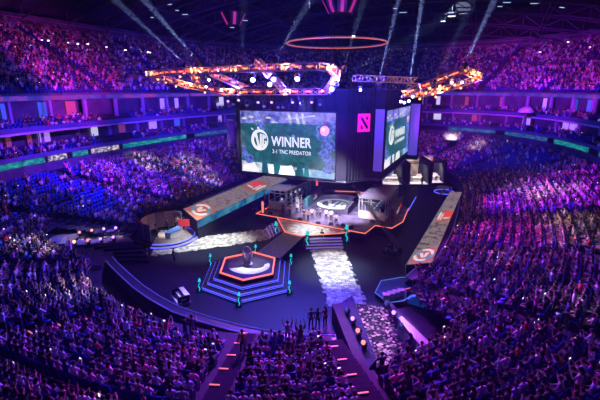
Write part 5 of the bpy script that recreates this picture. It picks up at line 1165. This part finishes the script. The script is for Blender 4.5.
# people on stages and floor: (u,v,z,pose,facing,top colour,label)
DN = (.05, .05, .08); WH = (.85, .85, .85)
FP = [(283, 215, 1.22, 'stand', 3.1, DN, 'person in dark top near the left corner of main stage'), (290, 216, 1.22, 'stand_clap', 2.9, (.2, .1, .15), 'person clapping, second from left in the stage line'), (297, 214.5, 1.22, 'stand', 3.3, (.6, .5, .55), 'person in pale top standing by left booth'),
      (304, 221, 1.22, 'stand', 3.1, DN, 'person in dark top, middle left of the stage line'), (308, 222, 1.22, 'stand_clap', 2.8, (.35, .2, .2), 'person in brown top clapping on the stage front'), (312, 220, 1.22, 'stand', 3.4, (.5, .45, .5), 'person in grey top behind the stage front line'),
      (317, 219, 1.22, 'stand', 3.1, DN, 'person in black top left of the floor emblem'), (320, 219, 1.22, 'stand_clap', 3.0, (.08, .08, .1), 'person in black top clapping by the floor emblem'), (326, 221, 1.22, 'stand', 3.0, WH, 'person in white top standing before the floor emblem, left of two'),
      (331, 222, 1.22, 'stand', 3.3, WH, 'person in white top standing before the floor emblem, right of two'), (336, 226, 1.22, 'stand', 3.1, (.7, .6, .6), 'person in pale pink top at the stage front right'), (302, 213, 1.22, 'walk', 2.4, DN, 'person walking past the teal counter'),
      (299, 207, 1.22, 'stand', 3.8, DN, 'person standing between booth and teal counter'), (322, 243, 0.0, 'walk', 3.1, DN, 'person in black walking at foot of the landing steps'), (311, 328, 0.0, 'stand', .6, DN, 'person in black standing on the floor near front barrier, left of pair'), (317.5, 328, 0.0, 'stand', .2, (.04, .03, .05), 'person in black standing on the floor near front barrier, right of pair'),
      (325, 326, 0.0, 'stand_clap', 1.0, (.5, .06, .05), 'person in red top beside the right entrance ramp'), (174.5, 263, 0, 'stand', -.6, DN, 'person in black on the floor below the left stone path'), (148, 262, 0, 'stand', -.9, DN, 'person in black by the left end of the stone path'), (268, 217, 0.0, 'stand', 2.0, DN, 'person in black on the floor beside the left stage corner'),
      (265, 205, 1.22, 'stand', 2.0, (.5, .15, .08), 'person in orange lit top near the left booth'), (157, 237, .5, 'stand', -.4, (.8, .78, .72), 'person in white top in the analyst set'), (168, 231, .5, 'stand', -.5, DN, 'person in dark top behind the analyst desk'), (176, 229, .5, 'stand_clap', -.6, (.1, .1, .2), 'person clapping beside the analyst desk'), (184, 231, .5, 'stand', -.7, (.5, .5, .5), 'person in grey at the right of the analyst set'),
      (399, 258, 0, 'stand', .8, DN, 'camera operator in black at foot of the crane'), (388, 257, 0, 'stand_clap', .2, (.06, .06, .06), 'second crew member in black left of the crane'), (422, 184.5, .33, 'stand', 3.0, DN, 'person in black standing in the warm lit backstage set'), (436, 181, .33, 'stand', 3.1, WH, 'person in white standing in the right backstage set'), (400, 185, .33, 'stand', 3.1, DN, 'person in black under the side screen'),
      (243, 354, 1.3, 'stand', 3.4, (.6, .5, .1), 'guard in yellow vest standing on the stairs of the front seats'), (255, 215, 0, 'walk', 1.0, DN, 'person in black walking on the floor left of main stage'), (440, 200, 0, 'stand', 1.0, (.3, .3, .3), 'person in grey near round table behind right platform'), (449, 197, 0, 'stand', 2.0, DN, 'person in black near round table behind right platform')]
for (u, v, z, pose, fa, top, lab) in FP:
    if z == 1.3 and u == 243: z = 2.1
    p = at(u, v, z); place_person(pose, int(rng.rand() < .25), p, fa, top, 'guard' if 'guard' in lab else 'person', lab, 'people on the stages and floor', (.03, .03, .05), HAIRC[0], 1.0)
for i in range(5):
    y = 50.0+i*1.5; place_person('sit_rest', 0, (-4.3 if 0 else -4.25, y, 1.46), PI/2, ((.1, .1, .3), DN, (.5, .1, .1), DN, WH)[i], 'player', 'player seated at the desk in the left booth, %s from the front' % ordn(i+1), 'players in the booths', (.03, .03, .05))
    place_person('sit_rest', 0, (9.1, 50.9+i*1.4, 1.46), PI/2, (WH, (.4, .2, .5), DN, (.5, .4, .6), DN)[i], 'player', 'player seated at the desk in the right booth, %s from the front' % ordn(i+1), 'players in the booths', (.03, .03, .05))
    for x, y2, w in ((-4.25, y, 'left'), (9.1, 50.9+i*1.4, 'right')):
        mb = MB(); mb.box((0, 0, .38), (.46, .46, .08), M_black); mb.box((.25, 0, .8), (.08, .46, .8), M_black); mb.box((0, 0, .17), (.08, .08, .34), M_black); mb.box((0, 0, .02), (.5, .5, .03), M_black)
        tag(mb.build('gaming_chair', loc=(x, y2, 1.46)), 'black chair in the %s booth, %s from the front' % (w, ordn(i+1)), 'chair', 'chairs in the player booths')
for k, pr in PROTO.items():
    if puse[k] == 0:
        for c in kids(pr): bpy.data.objects.remove(c)
        bpy.data.objects.remove(pr)
for k, hproto in HEADS.items():
    if not used_h[k]:
        for c in kids(hproto):
            for g in kids(c): bpy.data.objects.remove(g)
            bpy.data.objects.remove(c)
        bpy.data.objects.remove(hproto)
# ------------------------------------------------------------------ light
w = bpy.data.worlds.new('world'); bpy.context.scene.world = w; w.use_nodes = True; w.node_tree.nodes['Background'].inputs[0].default_value = (.05, .04, .3, 1); w.node_tree.nodes['Background'].inputs[1].default_value = .02
K = .54
PUR = (.34, .012, 1); MAG = (.72, .02, .85); BLU = (.04, .04, 1); VIO = (.16, .02, 1)
WASH = [  # from, aim, power, colour, angle
 (ad(300, 70, 40), at(40, 300, 3), 60, (.11, .02, 1), 62), (ad(300, 70, 40), at(250, 395, 4), 70, MAG, 46), (ad(300, 70, 40), at(80, 390, 4), 50, PUR, 44), (ad(330, 85, 44), at(470, 380, 3), 80, MAG, 48), (ad(440, 80, 46), at(560, 300, 4), 85, PUR, 60),
 (ad(450, 78, 47), at(560, 200, 4), 110, PUR, 62), (ad(465, 70, 44), at(500, 240, 3), 70, MAG, 50), (ad(150, 74, 50), at(60, 215, 3), 40, BLU, 70), (ad(186, 85, 52), at(120, 190, 3), 75, (.12, .02, 1), 60), (ad(225, 92, 51), at(180, 165, 3), 60, VIO, 55), (ad(150, 74, 50), at(30, 180, 4), 45, PUR, 60),
 (ad(149, 74, 50), ad(50, 75, 75), 90, MAG, 40), (ad(149, 74, 50), ad(130, 80, 80), 45, VIO, 40), (ad(190, 85, 52), ad(200, 80, 110), 90, VIO, 60),
 (ad(481, 77, 48), ad(500, 75, 110), 190, MAG, 30), (ad(481, 77, 48), ad(565, 75, 95), 200, PUR, 36), (ad(464, 70, 44), ad(600, 70, 85), 120, MAG, 26),
 (ad(455, 75, 47), ad(440, 140, 95), 70, MAG, 30), (ad(481, 77, 48), ad(480, 115, 100), 80, BLU, 50), (ad(150, 74, 50), ad(60, 130, 62), 40, BLU, 70), (ad(481, 77, 48), ad(570, 120, 72), 60, BLU, 50), (ad(186, 85, 52), ad(170, 110, 80), 50, BLU, 50),
 (ad(330, 68, 40), ad(330, 60, 100), 60, BLU, 90)]
for i, (p, q, pw, col, dg) in enumerate(WASH): spot(p+Vector((0, 0, -2.6)), q, pw*1000*K, col, dg, .7, .4, 'wash_light')
FOL = [(at(12, 258, 2.4), 2.2, 1), (at(86, 290, 2.2), 2.8, 1), (at(60, 297, 2.5), 2.0, .6), (at(141, 165, 4.6), 3.4, 1), (at(200, 170, 4.0), 5, .8), (at(552, 196, 4), 3.8, 1), (at(572, 228, 4.3), 3.2, 1), (at(582, 246, 4.5), 3.2, .9), (at(572, 308, 4.6), 1.8, 1), (at(477, 258, 2.2), 2.4, .7), (at(505, 262, 3), 2.0, .5), (at(478, 148, 4), 2.4, .7), (at(520, 190, 3.5), 3, .4), (at(452, 142, 3.4), 3, .8), ]
src = [ad(300, 70, 40), ad(455, 80, 47), ad(150, 76, 50)]
for i, (q, rr_, k) in enumerate(FOL):
    p = src[1] if q.x > 10 else (src[2] if proj(q)[0] < 0 else src[0]); p = p+Vector((0, 0, -.8)); d_ = (q-p).length; ang = 2*math.degrees(math.atan(rr_/d_)); spot(p, q, 48*k*d_*d_, (1, .82, .72), ang, .5, .25, 'follow_spot')
# stage keys
for (p, q, pw, dg, col) in ((ad(300, 66, 40), at(335, 211, 1.2), 38, 34, (.85, .8, 1)), (ad(336, 73, 41), at(372, 215, 1.2), 6, 16, (.95, .85, .9)), (ad(240, 68, 41), at(290, 200, 1.2), 6, 16, (.9, .8, 1)), (ad(320, 66, 39), at(333, 268, 0), 10, 27, (.92, .97, 1)), (ad(240, 68, 41), at(210, 245, 0), 9, 34, (.9, .95, .95)), (ad(420, 87, 45), at(378, 328, 1), 7, 14, (1, .95, .8)), (ad(225, 92, 50), at(172, 228, 1), 9, 14, (1, .95, .92)),
                    (ad(318, 66, 39), at(310, 230, 1.1), 6, 18, (.95, .95, 1)), (ad(250, 70, 41), at(92, 239, 1.5), 12, 13, (.75, .6, 1)), (ad(300, 66, 40), at(250, 266, 1.1), 14, 10, (.9, .9, 1)), (ad(300, 66, 40), at(285, 330, 0), 9, 50, (.08, .08, 1)), (ad(240, 68, 41), at(182, 300, .5), 4, 5, (1, .95, .95)), (ad(430, 87, 46), at(420, 335, 1.5), .4, 14, (.6, .4, 1))):
    spot(p+Vector((0, 0, -2.4)), q, pw*3500, col, dg*1.15, 1.0, .3, 'key_light')
for c in (ad(150, 74, 50), ad(195, 71, 44), ad(240, 70, 42), ad(285, 68, 40), ad(330, 68, 40), ad(334, 83, 44), ad(285, 91.5, 49), ad(225, 91, 50), ad(185, 84, 51), ad(404, 92, 46), ad(425, 86, 46), ad(450, 78, 46), ad(475, 76, 47), ad(440, 90, 50)):
    l = bpy.data.lights.new('amber_glow', 'POINT'); l.energy = 500; l.color = (1, .28, .1); l.shadow_soft_size = .3; o = bpy.data.objects.new('amber_glow', l); C.objects.link(o); o.location = c+Vector((0, 0, .1))
for p, pw in ((ad(331.8, 85.5, 43.6), 16), (ad(269.5, 80.5, 42.6), 5), (ad(297, 75, 41), 5), (ad(252.5, 76, 41.6), 4), (ad(273.5, 76, 42), 4), (ad(401, 98, 45.6), 3), (ad(360.5, 87, 46.6), 2), (ad(292.5, 99, 48.6), 4), (ad(238.5, 97, 49), 3), (ad(378, 86, 46.5), 3), (ad(409, 87, 46.5), 3)):
    spot(p, CAM+Vector((-6, 0, 4)), pw*1300, (.09, .07, 1), 150, .6, .15, 'lamp_flare_light')
# haze in the air of the hall
HAZE = True
if HAZE:
    m = bpy.data.materials.new('haze'); m.use_nodes = True; nt = m.node_tree; nt.nodes.remove(nt.nodes['Principled BSDF']); vs_ = nt.nodes.new('ShaderNodeVolumeScatter'); vs_.inputs['Density'].default_value = .0006; vs_.inputs['Anisotropy'].default_value = .3; vs_.inputs['Color'].default_value = (.42, .5, 1, 1)
    nt.links.new(vs_.outputs['Volume'], nt.nodes['Material Output'].inputs['Volume'])
    mb = MB(); mb.box((0, 62, 22), (150, 190, 50), m); o = mb.build('haze'); tag(o, 'thin stage haze hanging in the air of the whole hall', 'haze', None, 'stuff')
sc = bpy.context.scene
sc.view_settings.view_transform = 'Standard'; sc.view_settings.look = 'None'; sc.view_settings.exposure = 0; sc.view_settings.gamma = 1; sc.view_settings.use_curve_mapping = False
cy = sc.cycles; cy.use_denoising = True; cy.max_bounces = 3; cy.diffuse_bounces = 2; cy.glossy_bounces = 2; cy.transmission_bounces = 2; cy.volume_bounces = 0; cy.transparent_max_bounces = 4; cy.sample_clamp_indirect = 3; cy.sample_clamp_direct = 0; cy.use_light_tree = True; cy.caustics_reflective = False; cy.caustics_refractive = False
try: cy.denoiser = 'OPENIMAGEDENOISE'
except Exception: pass
